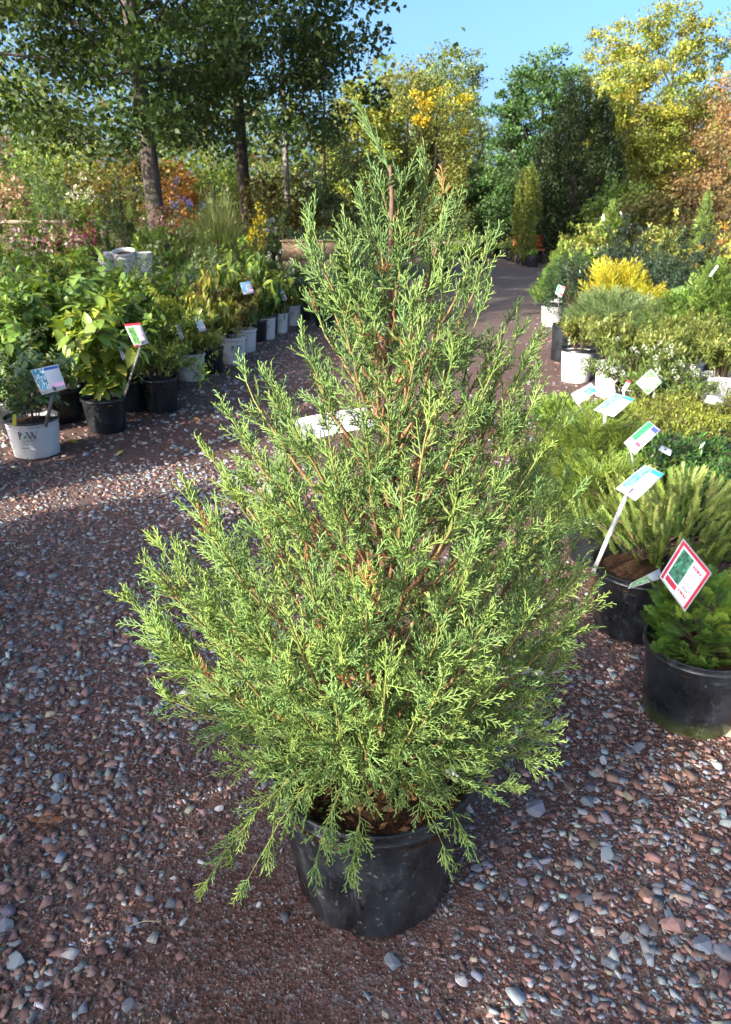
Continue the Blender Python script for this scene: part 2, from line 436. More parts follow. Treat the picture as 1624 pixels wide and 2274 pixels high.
for (n, y0, y1, lo, hi, sides, pw) in ((18000, .8, 4.6, .0066, .024, 4, .8), (13000, .8, 4.6, .0050, .017, 5, .8), (13000, 4.6, 12, .011, .026, 5, .5), (6000, 12, 30, .02, .045, 4, .3)):
    xy = view_points(n, y0, y1, r, pw); cs = coarse_share(xy[:, 0], xy[:, 1])
    xy = xy[(r.random(n) < cs) & keep_clear(xy)]
    cs = coarse_share(xy[:, 0], xy[:, 1])
    s = lo * np.exp(np.abs(r.normal(0, .48, len(xy)))) * (.70 + .55 * cs) * (1 + .2 * (xy[:, 0] < -.6)); s = np.minimum(s, hi * (1 + .35 * (xy[:, 0] > .45)))
    flakes(gv, xy, s, sides, stone_cols(len(xy), xy[:, 0], xy[:, 1], r), r)
xy = view_points(40000, .8, 3.6, r, 1.1); xy = xy[keep_clear(xy)]
c = stone_cols(len(xy), xy[:, 0], xy[:, 1], r); c[r.random(len(xy)) < .35] *= .6
flakes(gv, xy, r.uniform(.0016, .0042, len(xy)), 3, c, r, .7)
put('gravel', gv, M['stone'], ground, stuff=True)
# the largest stones, each an object of the ground
def stone_mesh(seed, kind):
    q = np.random.default_rng(seed); bm = bmesh.new()
    for p in sph(22, q) * A([1, q.uniform(.55, .9), q.uniform(.28, .55)]) * q.uniform(.8, 1.05, (22, 1)): bm.verts.new(p)
    bmesh.ops.convex_hull(bm, input=bm.verts[:])
    for v in [v for v in bm.verts if not v.link_faces]: bm.verts.remove(v)
    me = bpy.data.meshes.new('stone'); bm.to_mesh(me); bm.free()
    a = me.attributes.new('col', 'FLOAT_COLOR', 'POINT'); cc = jit(STONE_COLS[kind], 1, .12, q)[0]
    a.data.foreach_set('color', np.tile([*cc, 1], len(me.vertices)).astype(np.float32)); me.materials.append(M['stone'])
    return me
SM = {k: [stone_mesh(i * 7 + len(k), k) for i in range(n)] for k, n in (('maroon', 9), ('grey', 9), ('tan', 3), ('white', 2))}
def stone(x, y, s, kind, sink=.0):
    o = link('stone', SM[kind][r.integers(len(SM[kind]))], ground, (x, y, s * .12 - sink))
    o.scale = (s,) * 3; o.rotation_euler = (r.normal(0, .12), r.normal(0, .12), r.uniform(0, 6.28)); return o
BIG = [(873, 2140, 24, 'grey'), (1023, 2175, 20, 'white'), (1190, 1800, 28, 'grey'), (37, 2135, 28, 'grey'), (62, 1693, 21, 'tan'),
       (165, 1565, 16, 'grey'), (1612, 1622, 34, 'tan'), (1388, 2085, 20, 'grey'), (1300, 2000, 26, 'grey'), (1500, 2060, 36, 'maroon'),
       (1452, 2055, 24, 'maroon'), (1560, 2105, 30, 'grey'), (1610, 2120, 30, 'grey'), (1605, 2170, 26, 'maroon'), (1240, 2145, 18, 'grey'),
       (1060, 1930, 17, 'grey'), (1118, 1992, 18, 'grey'), (1300, 1560, 16, 'grey'), (270, 1735, 18, 'grey'), (130, 1730, 18, 'grey'),
       (185, 1690, 20, 'maroon'), (355, 1570, 14, 'grey'), (125, 1775, 20, 'grey'), (70, 1620, 16, 'grey'), (90, 2190, 14, 'grey'),
       (15, 2060, 22, 'grey'), (245, 2190, 18, 'maroon'), (485, 1795, 14, 'white'), (360, 1880, 13, 'grey'), (185, 2040, 12, 'maroon'),
       (1340, 1690, 15, 'white'), (1350, 1640, 14, 'grey'), (1420, 1660, 20, 'grey'), (1265, 1750, 17, 'maroon'), (1305, 1780, 24, 'grey'),
       (1395, 1770, 17, 'tan'), (1480, 1730, 15, 'maroon'), (1345, 1900, 24, 'grey'), (1160, 1960, 15, 'grey'), (1440, 1990, 26, 'maroon'),
       (1330, 2070, 18, 'maroon'), (1530, 1960, 14, 'grey'), (1390, 2175, 18, 'grey'), (1560, 2170, 20, 'tan'), (1000, 2190, 14, 'maroon'),
       (310, 985, 10, 'maroon'), (1540, 1680, 16, 'grey'), (1592, 1700, 18, 'white'), (385, 1950, 10, 'white'), (575, 2010, 9, 'white')]
for (px, py, w, k) in BIG:
    g = G(px, py); dep = g[1] * math.cos(TILT) + CAM_H * math.sin(TILT)
    stone(g[0], g[1], w * dep / FPX * 1.02, k)
cand = view_points(6000, .85, 4.4, r, 1.6); cand = cand[(r.random(6000) < coarse_share(cand[:, 0], cand[:, 1]) ** 1.6) & keep_clear(cand, .04)][:300 - len(BIG)]
for (x, y) in cand:
    u = r.random(); k = 'grey' if u < grey_share(A([x]), A([y]))[0] + .12 else ('tan' if u > .95 else 'maroon')
    stone(x, y, r.uniform(.011, .019) * (1.3 if x > .5 else 1) * (1.2 if x < -.6 else 1), k, .002)
# ------------------------------------------------------------------ pots and their lettering
def flat_text(mb, txt, size, u0, v0, col, xs=1.0):
    cu = bpy.data.curves.new('t', 'FONT'); cu.body = txt; cu.size = size; cu.align_x = 'CENTER'; cu.resolution_u = 3
    o = bpy.data.objects.new('t', cu); COL.objects.link(o)
    me = o.to_mesh()
    v = A([q.co[:] for q in me.vertices]); f = [tuple(p.vertices) for p in me.polygons]
    o.to_mesh_clear(); bpy.data.objects.remove(o); bpy.data.curves.remove(cu)
    if len(v):
        v[:, 0] = v[:, 0] * xs + u0; v[:, 1] += v0
        by = {}
        for q in f: by.setdefault(len(q), []).append(q)
        mb.add(v, [A(q) for q in by.values()], col)
def quad2(mb, pts, col): mb.add([(x, y, 0) for x, y in pts], A([[0, 1, 2, 3]]), col)
def pw_logo(s):
    """letters P and W with a leaf between, two lines of capitals and a footer, s = letter height"""
    mb = MB(); k = (.012, .018, .03); g = (.10, .12, .15)
    x0 = -1.15 * s
    quad2(mb, [(x0 + .12 * s, 0), (x0 + .27 * s, 0), (x0 + .27 * s, s), (x0 + .12 * s, s)], k)
    quad2(mb, [(x0, 0), (x0 + .39 * s, 0), (x0 + .39 * s, .05 * s), (x0, .05 * s)], k)
    quad2(mb, [(x0, .95 * s), (x0 + .27 * s, .95 * s), (x0 + .27 * s, s), (x0, s)], k)
    a = np.linspace(-np.pi / 2, np.pi / 2, 8)
    for i in range(7):
        w = lambda t: .05 + .10 * math.cos(t)
        p = [(x0 + .27 * s + math.cos(t) * ro * s * 1.25, .73 * s + math.sin(t) * ro * s) for t, ro in ((a[i], .27), (a[i + 1], .27), (a[i + 1], .27 - w(a[i + 1])), (a[i], .27 - w(a[i])))]
        quad2(mb, p, k)
    xw = -.02 * s
    for (xa, xb, w) in ((0, .42, .15), (.84, .42, .06), (.58, .95, .15), (1.32, .95, .06)):
        quad2(mb, [(xw + xa * s, s), (xw + xb * s, 0), (xw + (xb + w) * s, 0), (xw + (xa + w) * s, s)], k)
    for xa in (-.06, 1.22): quad2(mb, [(xw + xa * s, .96 * s), (xw + (xa + .3) * s, .96 * s), (xw + (xa + .3) * s, s), (xw + xa * s, s)], k)
    t = np.linspace(0, 1, 7); c = A([-.52, .02]) + t[:, None] * A([.56, .52]); n2 = A([-.68, .73])
    wd = np.sin(np.pi * t)[:, None] * .13
    pl = (c + n2 * wd) * s; pr = (c - n2 * wd) * s
    for i in range(6): quad2(mb, [tuple(pl[i]), tuple(pr[i]), tuple(pr[i + 1]), tuple(pl[i + 1])], (.10, .30, .08))
    flat_text(mb, 'PROVEN', .36 * s, 0, -.42 * s, g, 1.1); flat_text(mb, 'WINNERS', .36 * s, 0, -.80 * s, g, 1.1)
    quad2(mb, [(-1.1 * s, -.96 * s), (1.1 * s, -.96 * s), (1.1 * s, -.935 * s), (-1.1 * s, -.935 * s)], (.3, .32, .34))
    for i in range(9): quad2(mb, [((-1.05 + i * .12) * s, -1.32 * s), ((-.96 + i * .12) * s, -1.32 * s), ((-.96 + i * .12) * s, -1.18 * s), ((-1.05 + i * .12) * s, -1.18 * s)], (.12, .20, .10))
    for yy in (-1.18, -1.3):
        for i in range(5): quad2(mb, [((.35 + i * .15) * s, yy * s), ((.47 + i * .15) * s, yy * s), ((.47 + i * .15) * s, (yy + .05) * s), ((.35 + i * .15) * s, (yy + .05) * s)], (.3, .32, .34))
    return mb
def wrap(mb, R0, R1, H, z, ang, off=.0012):
    """bend flat lettering round a tapered pot"""
    for v in mb.V:
        zz = z + v[:, 1]; R = R0 + (R1 - R0) * zz / H + off; a = ang + v[:, 0] / R
        v[:, 0], v[:, 1], v[:, 2] = R * np.cos(a), R * np.sin(a), zz
LET = {}
def pot(parent, style, H, Rt, Rb, face=-math.pi / 2, seg=32, soil_drop=.035, hero=False):
    mat = {'white': M['white_pot'], 'black': M['black_pot'], 'moss': M['mossy_pot'], 'hero': M['hero_pot']}[style]
    key = (style, H, Rt, Rb, seg)
    if key not in LET:
        mb = MB(); th = .004; R = lambda z: Rb + (Rt * .965 - Rb) * z / H
        zr = H * .90
        prof = [(Rb * .90, 0), (Rb, .006), (R(H * .04), H * .04), (R(H * .3), H * .3), (R(H * .6), H * .6), (R(zr), zr)]
        def wob(a, z):
            rib = 1 + (.011 if hero else .006) * np.sign(np.sin((8 if hero else 6) * a))[None, :] * np.ones((len(z), 1)) * (A(z)[:, None] < zr)
            notch = (np.abs(((a * 8 / (2 * np.pi)) % 1) - .5) < .12)[None, :] & (A(z)[:, None] < H * .03)
            return rib * (1 - .05 * notch)
        lathe(mb, prof, seg, (1, 1, 1), wob, .26)
        inner = [(R(zr) - th, zr), (R(H * .6) - th, H * .6), (R(H * .45) - th, H * .45)]
        lathe(mb, inner[::-1], seg, (1, 1, 1))
        for f in range(len(mb.F)):
            if f == 1: mb.F[f] = mb.F[f][:, ::-1]
        rim = MB()
        pr = [(R(zr) - .001, zr - .002), (Rt, zr + .002), (Rt * 1.012, zr + (H - zr) * .25), (Rt * .995, zr + (H - zr) * .45), (Rt * .998, H - .005), (Rt * 1.012, H - .002), (Rt, H), (Rt - .006, H - .001), (R(zr) - th - .001, zr + .004)]
        rw = None
        if hero:
            def rw(a, z):
                f = np.exp(-(((a + .26 + math.pi) % (2 * math.pi) - math.pi + math.pi / 2 - .05) / .16) ** 4)[None, :]
                return 1 + .03 * f * ((A(z) > zr) & (A(z) < H - .004))[:, None]
        lathe(rim, pr, max(seg, 40), (1, 1, 1), rw)
        LET[key] = (mb.mesh('pot', mat, True), rim.mesh('rim', M['black_pot'] if style == 'white' and Rt > .15 else mat, True))
        for q in LET[key]:
            q.set_sharp_from_angle(angle=math.radians(40))
    p = link('pot', LET[key][0], parent); link('rim', LET[key][1], p)
    so = MB(); lathe(so, [(Rt * .955, H - soil_drop - .01), (Rt * .6, H - soil_drop + .004), (Rt * .2, H - soil_drop + .012), (.001, H - soil_drop + .012)], 20, (1, 1, 1),
                     lambda a, z: 1 + .02 * np.sin(5 * a)[None, :] * np.ones((len(z), 1)))
    put('soil', so, M['soil'], parent, True)
    if style == 'white':
        mb = pw_logo(H * .185); wrap(mb, Rb, Rt * .965, H, H * .55, face)
        put('lettering', mb, M['print'], p)
    return p

# ------------------------------------------------------------------ plants
def bez(a, b, c, t): return a * (1 - t) ** 2 + 2 * b * t * (1 - t) + c * t * t
def stems_of(r, h, rad, z0, n, vase=.5, droop=0.0, k=7):
    an = r.uniform(0, 2 * np.pi, n); rho = rad * np.sqrt(r.uniform(.02, 1, n)) * .92
    zt = z0 + (h - z0) * (1 - .42 * (rho / rad) ** 2) * r.uniform(.72, 1.0, n)
    zt[0] = h; rho[0] *= .3
    tip = np.stack([rho * np.cos(an), rho * np.sin(an), zt - droop * rho], -1)
    base = np.stack([.035 * np.cos(an), .035 * np.sin(an), np.full(n, z0 - .02)], -1)
    mid = base * .4 + tip * [vase * .8, vase * .8, 0] + np.stack([0 * an, 0 * an, (z0 + (zt - z0) * (.62 + .5 * droop))], -1)
    t = np.linspace(0, 1, k)[None, :, None]
    return bez(base[:, None], mid[:, None], tip[:, None], t)
def shoots_of(r, S, m, L, up=.5):
    n, k, _ = S.shape; i = np.repeat(np.arange(n), m); t = r.uniform(.12, .95, len(i)) * (k - 1)
    j = np.minimum(t.astype(int), k - 2); f = (t - j)[:, None]
    p = S[i, j] * (1 - f) + S[i, j + 1] * f
    d = sph(len(i), r); d[:, 2] = np.abs(d[:, 2]) * up + .15
    out = p.copy(); out[:, 2] = 0; d = nrm(d + .7 * nrm(out))
    ln = L * r.uniform(.5, 1.1, (len(i), 1))
    tt = np.linspace(0, 1, 4)[None, :, None]
    return bez(p[:, None], (p + d * ln * .5 + [0, 0, 1] * ln * .08)[:, None], (p + d * ln)[:, None], tt)
def leaf_nodes(r, S, per, t0=.3, opp=True):
    n, k, _ = S.shape
    t = np.linspace(t0, 1.0, per)[None] * (k - 1) * np.ones((n, 1)); t = np.clip(t + r.normal(0, .12, t.shape), 0, k - 1.001)
    i = np.arange(n)[:, None]; j = t.astype(int); f = (t - j)[..., None]
    p = (S[i, j] * (1 - f) + S[i, j + 1] * f).reshape(-1, 3); tg = nrm((S[i, j + 1] - S[i, j]).reshape(-1, 3))
    frac = (t / (k - 1)).ravel()
    side = nrm(np.cross(tg, nrm(sph(len(p), r) + [0, 0, .2])))
    if opp: return np.concatenate([p, p]), np.concatenate([tg, tg]), np.concatenate([side, -side]), np.concatenate([frac, frac])
    return p, tg, side, frac
LEAFMESH = {}
def leaf_objects(parent, shape, key, pal, pos, d, up, sc, mat, r, name='leaf', lim=300):
    if key not in LEAFMESH:
        LEAFMESH[key] = []
        for i in range(7):
            mb = MB(); V, F = shape if not isinstance(shape, list) else shape[i % len(shape)]
            q = np.random.default_rng(i)
            V2 = V.copy(); V2[:, 2] -= V2[:, 0] ** 2 * q.uniform(-.05, .25); V2[:, 1] *= q.uniform(.85, 1.15)
            base = jit(pal, 1, .2, q)[0]; rib = (np.abs(V2[:, 1:2]) < 1e-4)
            mb.add(V2, F, base * (1 + .22 * rib)); LEAFMESH[key].append(mb.mesh(name, mat, True))
    X, Y, N = frames(d, up)
    for i in range(min(lim, len(pos))):
        o = link(name, LEAFMESH[key][r.integers(7)], parent); s = float(sc[i])
        o.matrix_local = Matrix(((X[i, 0] * s, Y[i, 0] * s, N[i, 0] * s, pos[i, 0]), (X[i, 1] * s, Y[i, 1] * s, N[i, 1] * s, pos[i, 1]), (X[i, 2] * s, Y[i, 2] * s, N[i, 2] * s, pos[i, 2]), (0, 0, 0, 1)))
def bush(parent, r, h, rad, z0, nst=9, m=4, shape=OVATE, L=.06, pal=((.08, .14, .03),), per=6, sper=4, droop=0.0, ldroop=.2, mat='leaf',
         stem=(.10, .07, .045), shootL=.3, objs=None, shup=.5, tipcol=None, vase=.5, flowers=None, srad=.004, spread=.8):
    S = stems_of(r, h, rad, z0, nst, vase, droop); Q = shoots_of(r, S, m, shootL * rad, shup) if m else None
    sm = MB()
    near = np.hypot(*parent.location[:2]) < 6.2
    for s in S: tube(sm, s if near else s[::2], np.linspace(srad, srad * .45, len(s if near else s[::2])), 4 if near else 3, stem)
    if Q is not None and near:
        for s in Q: tube(sm, s, np.linspace(srad * .5, srad * .25, len(s)), 3, stem)
    put('stem', sm, M['stem'], parent)
    g = [leaf_nodes(r, S, per + 1, .2)]
    if Q is not None: g.append(leaf_nodes(r, Q, sper, .2))
    p, tg, sd, fr = [np.concatenate(q) for q in zip(*g)]
    d = nrm(sd * spread + tg * r.uniform(.15, .6, (len(p), 1)) + [0, 0, -1] * (ldroop * r.uniform(.3, 1.6, (len(p), 1))) + .15 * sph(len(p), r))
    up = nrm(A([0, 0, 1.]) + .55 * tg + .35 * sph(len(p), r))
    sc = L * r.uniform(.6, 1.15, len(p)); col = jit(pal, len(p), .2, r)
    if tipcol is not None:
        k = (p[:, 2] > z0 + (h - z0) * .62) & (r.random(len(p)) < .6); col[k] = jit(tipcol, k.sum(), .15, r)
    if objs:
        o = r.permutation(len(p)); a, b = o[:300], o[300:]
        leaf_objects(parent, shape, objs, pal if tipcol is None else list(pal) + list(tipcol), p[a], d[a], up[a], sc[a], M[mat], r)
        o = b
    else: o = np.arange(len(p))
    if len(o):
        mb = MB(); sh = shape if not isinstance(shape, list) else shape[0]
        if not objs and len(o) > 700: sh = SMALLOV if sh is OVATE or sh is ROUND else NARROW
        scatter(mb, sh[0], sh[1], p[o], d[o], up[o], sc[o], col[o]); put('foliage', mb, M[mat], parent, False, True)
    if flowers:
        fc, fs, fn = flowers; ends = np.concatenate([S[:, -1], Q[:, -1] if Q is not None else S[:, -1]]); ends = ends[np.argsort(-ends[:, 2])]
        for e in ends[:fn]:
            fm = MB(); n = 26; q = sph(n, r) * [1, 1, 1.25]; c = jit(fc, n, .18, r)
            scatter(fm, QUAD[0], QUAD[1], e + q * fs * .6 + [0, 0, fs * .5], q, sph(n, r), fs * .62, c); put('flower', fm, M['leaf'], parent)
def conifer(parent, r, h, rad, z0, kind='feather', n=260, L=.12, pal=((.08, .14, .03),), shape='globe', upb=.6, tip=None, stem=(.11, .07, .045), mat='needle', inner=.55, objs=False, lobes=3, off=(0, 0)):
    t = r.random(n * 3); an = r.uniform(0, 2 * np.pi, n * 3); kind = kind + ('_far' if np.hypot(*parent.location[:2]) > 4.6 or parent.location[1] < 3 and parent.location[0] < -1 else '')
    prof = {'globe': lambda t: np.sqrt(np.clip(1 - (1.75 * t - .75) ** 2, .05, 1)), 'cone': lambda t: (1 - t) ** .8 * .95 + .06, 'column': lambda t: np.clip(1.05 - t ** 3, .1, 1) * .98,
            'vase': lambda t: .35 + .75 * t ** .7 - .55 * t ** 4, 'spread': lambda t: np.sqrt(np.clip(1.04 - t * t, 0.02, 1))}[shape](t)
    k = r.random(n * 3) < np.clip(prof, .12, 1); t, an, prof = t[k][:n], an[k][:n], prof[k][:n]; n = len(t)
    wob = 1 + .13 * np.sin(lobes * an + r.uniform(0, 6)) + .09 * np.sin((lobes + 2) * an + 5 * t + r.uniform(0, 6))
    rho = rad * prof * wob * np.sqrt(inner + (1 - inner) * r.random(n)) * r.uniform(.85, 1.08, n)
    out = np.stack([np.cos(an), np.sin(an), 0 * an], -1)
    p = out * rho[:, None] + np.stack([0 * t + off[0], 0 * t + off[1], z0 + (h - z0) * t], -1)
    d = nrm(out * r.uniform(.5, 1.1, (n, 1)) + A([0, 0, 1]) * (upb * r.uniform(.4, 1.5, (n, 1)) + .6 * t[:, None] ** 3) + .28 * sph(n, r))
    sc = L * r.uniform(.65, 1.2, n); col = jit(pal, n, .2, r)
    if tip is not None:
        q = (t > .5) & (r.random(n) < .75); col[q] = jit(tip, q.sum(), .15, r)
    p = p - d * sc[:, None] * .75
    up = nrm(np.cross(d, np.cross(A([0, 0, 1.]), d)) + .5 * sph(n, r))
    sm = MB()
    for i in r.permutation(n)[:16]:
        b = A([0, 0, z0]); tube(sm, bez(b, b + (p[i] - b) * [.3, .3, .6], p[i], np.linspace(0, 1, 5)[:, None]), [.006, .005, .004, .003, .002], 4, stem)
    put('stem', sm, M['stem'], parent)
    if objs:
        key = (kind, objs)
        if key not in LEAFMESH:
            LEAFMESH[key] = []
            for i in range(7):
                mb = MB(); T, F = FR[kind][i % 3]; q = np.random.default_rng(i + 40)
                mb.add(T[0] * [1, q.uniform(.85, 1.15), 1] - A([0, 0, 1]) * (T[0][:, 0:1] ** 2 * q.uniform(-.2, .15)), F, jit(pal if tip is None else list(pal) + list(tip), 1, .2, q)[0] * T[1]); LEAFMESH[key].append(mb.mesh('spray', M[mat]))
        leaf_objects(parent, None, key, None, p, d, up, sc, M[mat], r, 'spray', 260); p, d, up, sc, col = p[260:], d[260:], up[260:], sc[260:], col[260:]
    if len(p):
        mb = MB(); fronds(mb, kind, p, d, up, sc, col); put('foliage', mb, M[mat], parent, False, True)
def grass(parent, r, h, rad, z0, n=420, pal=((.13, .17, .045),), plumes=0):
    an = r.uniform(0, 6.28, n); rho = rad * np.sqrt(r.random(n)); ln = (h - z0) * r.uniform(.6, 1.05, n)
    b = np.stack([.25 * rho * np.cos(an), .25 * rho * np.sin(an), np.full(n, z0)], -1)
    tipp = np.stack([rho * np.cos(an), rho * np.sin(an), z0 + ln * (1 - .25 * (rho / rad) ** 2)], -1)
    mid = b * .6 + tipp * .25; mid[:, 2] = z0 + ln * .95; tipp[:, 2] -= ln * .22 * (rho / rad) ** 1.5
    t = np.linspace(0, 1, 5); mb = MB(); sd = nrm(np.cross(tipp - b, sph(n, r)))
    V = []
    for q, w in zip(t, (.0016, .0026, .0023, .0016, .0004)):
        c = bez(b, mid, tipp, q); V += [c - sd * w, c + sd * w]
    V = np.stack(V, 1); base = np.arange(n)[:, None, None] * 10
    F = (base + A([[2 * i, 2 * i + 1, 2 * i + 3, 2 * i + 2] for i in range(4)])[None]).reshape(-1, 4)
    mb.add(V.reshape(-1, 3), F, np.repeat(jit(pal, n, .22, r)[:, None], 10, 1).reshape(-1, 3)); put('foliage', mb, M['leaf'], parent, False, True)
    if plumes:
        fm = MB(); e = tipp[r.permutation(n)[:plumes]]; m = 6
        e2 = np.repeat(e, m, 0) - A([0, 0, 1]) * r.uniform(0, .14, (len(e) * m, 1))
        scatter(fm, NARROW[0], NARROW[1], e2, nrm(sph(len(e2), r) * .5 + [0, 0, 1]), sph(len(e2), r), .05, jit([(.26, .22, .10)], len(e2), .2, r)); put('plume', fm, M['leaf'], parent, False, True)

# ------------------------------------------------------------------ printed signs: a card given by its four corners in space
def sign(label, corners, y, nvec, design, stake=None, stake_mat='metal', w=.008, name='plant_sign', group='printed signs among the plants', thick=.0012):
    c0 = P(np.mean([c[0] for c in corners]), np.mean([c[1] for c in corners]), y)
    nv = nrm(A(nvec, float)); pts = []
    for c in corners:
        rr = ray(*c); o = A([0, 0, CAM_H]); t = np.dot(c0 - o, nv) / np.dot(rr, nv); pts.append(o + rr * t - c0)
    pts = A(pts)                                                       # order: bottom-left, bottom-right, top-right, top-left of the print
    root = thing(name, label, 'sign', c0, group)
    mb = MB(); b = pts - nv * thick; mb.add(np.concatenate([b, pts]), BOXF, (.8, .8, .8)); put('card', mb, M['card'], root)
    pm = MB(); q = np.random.default_rng(abs(hash(label)) % 1000 if False else len(label) * 7)
    def at(u, v): return (pts[0] * (1 - u) * (1 - v) + pts[1] * u * (1 - v) + pts[2] * u * v + pts[3] * (1 - u) * v) + nv * .0007
    def rect(u0, v0, u1, v1, col, lift=0):
        pm.add(A([at(u0, v0), at(u1, v0), at(u1, v1), at(u0, v1)]) + nv * lift, A([[0, 1, 2, 3]]), col)
    for e in design:
        if e[0] == 'r': rect(*e[1:5], e[5], e[6] if len(e) > 6 else 0)
        elif e[0] == 'photo':
            u0, v0, u1, v1 = e[1:5]; nu, nv2 = 11, 9; cs = jit(e[5], nu * nv2, .38, q); lf = .0007
            for i in range(nu):
                for j in range(nv2): rect(u0 + (u1 - u0) * i / nu, v0 + (v1 - v0) * j / nv2, u0 + (u1 - u0) * (i + 1) / nu, v0 + (v1 - v0) * (j + 1) / nv2, cs[i * nv2 + j], lf)
        elif e[0] == 'poly':
            pv = A([at(*w_) for w_ in e[1]]) + nv * .0011; pm.add(pv, np.arange(len(pv))[None], e[2])
        elif e[0] == 'lines':
            u0, v0, u1, v1 = e[1:5]; k = e[6]
            for i in range(k):
                vv = v1 - (v1 - v0) * (i + .5) / k; u = u0; ue = u0 + (u1 - u0) * q.uniform(.6, 1)
                while u < ue:
                    l = q.uniform(.03, .10); rect(u, vv - (v1 - v0) * .2 / k, min(u + l, ue), vv + (v1 - v0) * .2 / k, e[5], .0010); u += l + .018
    put('print', pm, M['print'], root)
    if stake is not None:
        st = MB(); e = A(stake, float) - c0; a = (pts[0] + pts[1]) / 2 * .9 - nv * (thick + .002)
        u = nrm(e - a); s = nrm(np.cross(u, nv)) * w; n2 = nv * .0015
        a2 = a - u * .03
        st.add([a2 - s - n2, a2 + s - n2, a2 + s + n2, a2 - s + n2, e - s - n2, e + s - n2, e + s + n2, e - s + n2], BOXF, (.5, .5, .5)); put('stake', st, M[stake_mat], root)
    return root
BLUE, DBLUE, RED, PINK, TEAL, GRN = (.02, .28, .62), (.02, .08, .36), (.55, .02, .04), (.72, .42, .58), (.10, .50, .55), (.03, .22, .08)
TXT = (.25, .27, .3)
def d_blue(photo=((.08, .42, .66), (.16, .5, .72), (.05, .32, .6)), band=BLUE):
    return [('photo', .08, .42, .75, .95, photo), ('r', .72, .55, .97, .93, band), ('lines', .4, .12, .9, .45, TXT, 5), ('r', .12, .12, .33, .3, PINK), ('lines', .03, .1, .1, .4, TXT, 3)]
def d_std(photo, band=DBLUE, foot=PINK):
    return [('photo', .04, .16, .42, .97, photo), ('r', .46, .86, .98, .97, band), ('lines', .48, .4, .95, .82, (.45, .47, .5), 6), ('r', .5, .16, .98, .32, foot), ('lines', .06, .03, .3, .11, TXT, 1)]
# ------------------------------------------------------------------ trees
def rand_unit(r, n): return sph(n, r)
def tree(name, label, x, y, H, trunk, prof, pal, r, ncl=90, per=70, cl=.45, L=.10, bark='bark', limbs=40, lean=(0, 0), stretch=(1, 1, 1), rise=0.0, irr=.25, group=None, sides=9, trunk_to=.9, shape=QUAD, hollow=.45, off=(0, 0), cat='tree', tipcol=None, flat=0.6, lowest=0):
    root = thing(name, label, cat, (x, y, 0), group)
    k = 9; t = np.linspace(0, trunk_to, k); wv = np.cumsum(r.normal(0, .006 * H / k * 3, (k, 2)), 0) * t[:, None]
    tp = np.stack([lean[0] * t ** 1.3 + wv[:, 0], lean[1] * t ** 1.3 + wv[:, 1], t * H - .05], -1)
    tr = trunk * (1 - .82 * (t / trunk_to)); tr[0] *= 1.28
    tm = MB(); tube(tm, tp, tr, sides, (1, 1, 1)); put('trunk', tm, M[bark], root, True)
    zz, rr = A([p[0] for p in prof]), A([p[1] for p in prof])
    n = ncl * 6; z = r.uniform(zz[0], zz[-1], n); R = np.interp(z, zz, rr); keep = r.random(n) < (R / rr.max()) ** 1.3; z, R = z[keep][:ncl], R[keep][:ncl]; n = len(z)
    an = r.uniform(0, 2 * np.pi, n); ph = r.uniform(0, 6, 3)
    w = 1 + irr * (np.sin(2 * an + ph[0] + z * .9) * .5 + np.sin(3 * an + ph[1] - z * 1.7) * .35 + .5 * r.standard_normal(n))
    q = R * np.clip(w, .35, 1.6) * np.sqrt(hollow + (1 - hollow) * r.random(n))
    cx = np.interp(z, tp[:, 2], tp[:, 0]) + off[0]; cy = np.interp(z, tp[:, 2], tp[:, 1]) + off[1]
    C = np.stack([cx + q * np.cos(an), cy + q * np.sin(an), z], -1)
    lm = MB(); dark = M[bark]
    for i in range(min(limbs, n)):
        zb = max(zz[0] * .75, lowest, z[i] - q[i] * (.35 + rise)); zb = min(zb, tp[-1, 2] * .98)
        b = A([np.interp(zb, tp[:, 2], tp[:, 0]), np.interp(zb, tp[:, 2], tp[:, 1]), zb]); e = C[i]
        m = (b + e) / 2 + A([0, 0, (e[2] - b[2]) * .12]) + r.normal(0, .06 * q[i] + .01, 3)
        rb = max(.010, np.interp(zb, tp[:, 2], tr) * .28); tube(lm, bez(b, m, e, np.linspace(0, 1, 5)[:, None]), np.linspace(rb, rb * .22, 5), 4, (1, 1, 1))
    put('limb', lm, M[bark], root, True, True)
    cs = cl * r.uniform(.6, 1.35, n); cc = jit(pal, n, .12, r)
    if tipcol is not None:
        kx = r.random(n) < .3; cc[kx] = jit(tipcol, kx.sum(), .15, r)
    pos = np.repeat(C, per, 0) + sph(n * per, r) * (r.random((n * per, 1)) ** .45) * np.repeat(cs, per)[:, None] * A(stretch) * A([1, 1, flat if stretch == (1, 1, 1) else 1])
    out = pos - np.stack([np.interp(pos[:, 2], tp[:, 2], tp[:, 0]), np.interp(pos[:, 2], tp[:, 2], tp[:, 1]), pos[:, 2]], -1)
    d = nrm(sph(len(pos), r) + .5 * nrm(out) + A([0, 0, rise * 1.2 - .35])); up = nrm(sph(len(pos), r) * .8 + [0, 0, .8])
    col = np.repeat(cc, per, 0) * (1 + .22 * r.standard_normal((len(pos), 1))).clip(.5, 1.6)
    mb = MB(); scatter(mb, shape[0], shape[1], pos, d, up, L * r.uniform(.6, 1.25, len(pos)), col)
    put('crown', mb, M['tree_leaf'], root, False, True)
    return root
def at(px, Y): return P(px, 474, Y)[0]
def zt(py, Y): return P(CX, py, Y)[2]
R_ = lambda s: np.random.default_rng(s)
OAK_SHADED = [(.040, .075, .020), (.06, .10, .026), (.05, .088, .026)]  # leaf green darkened for the shade these oaks stand in
YEL = [(.25, .27, .05), (.20, .24, .045), (.29, .29, .055), (.16, .21, .04)]
OLV = [(.105, .14, .03), (.14, .17, .04), (.085, .12, .028)]
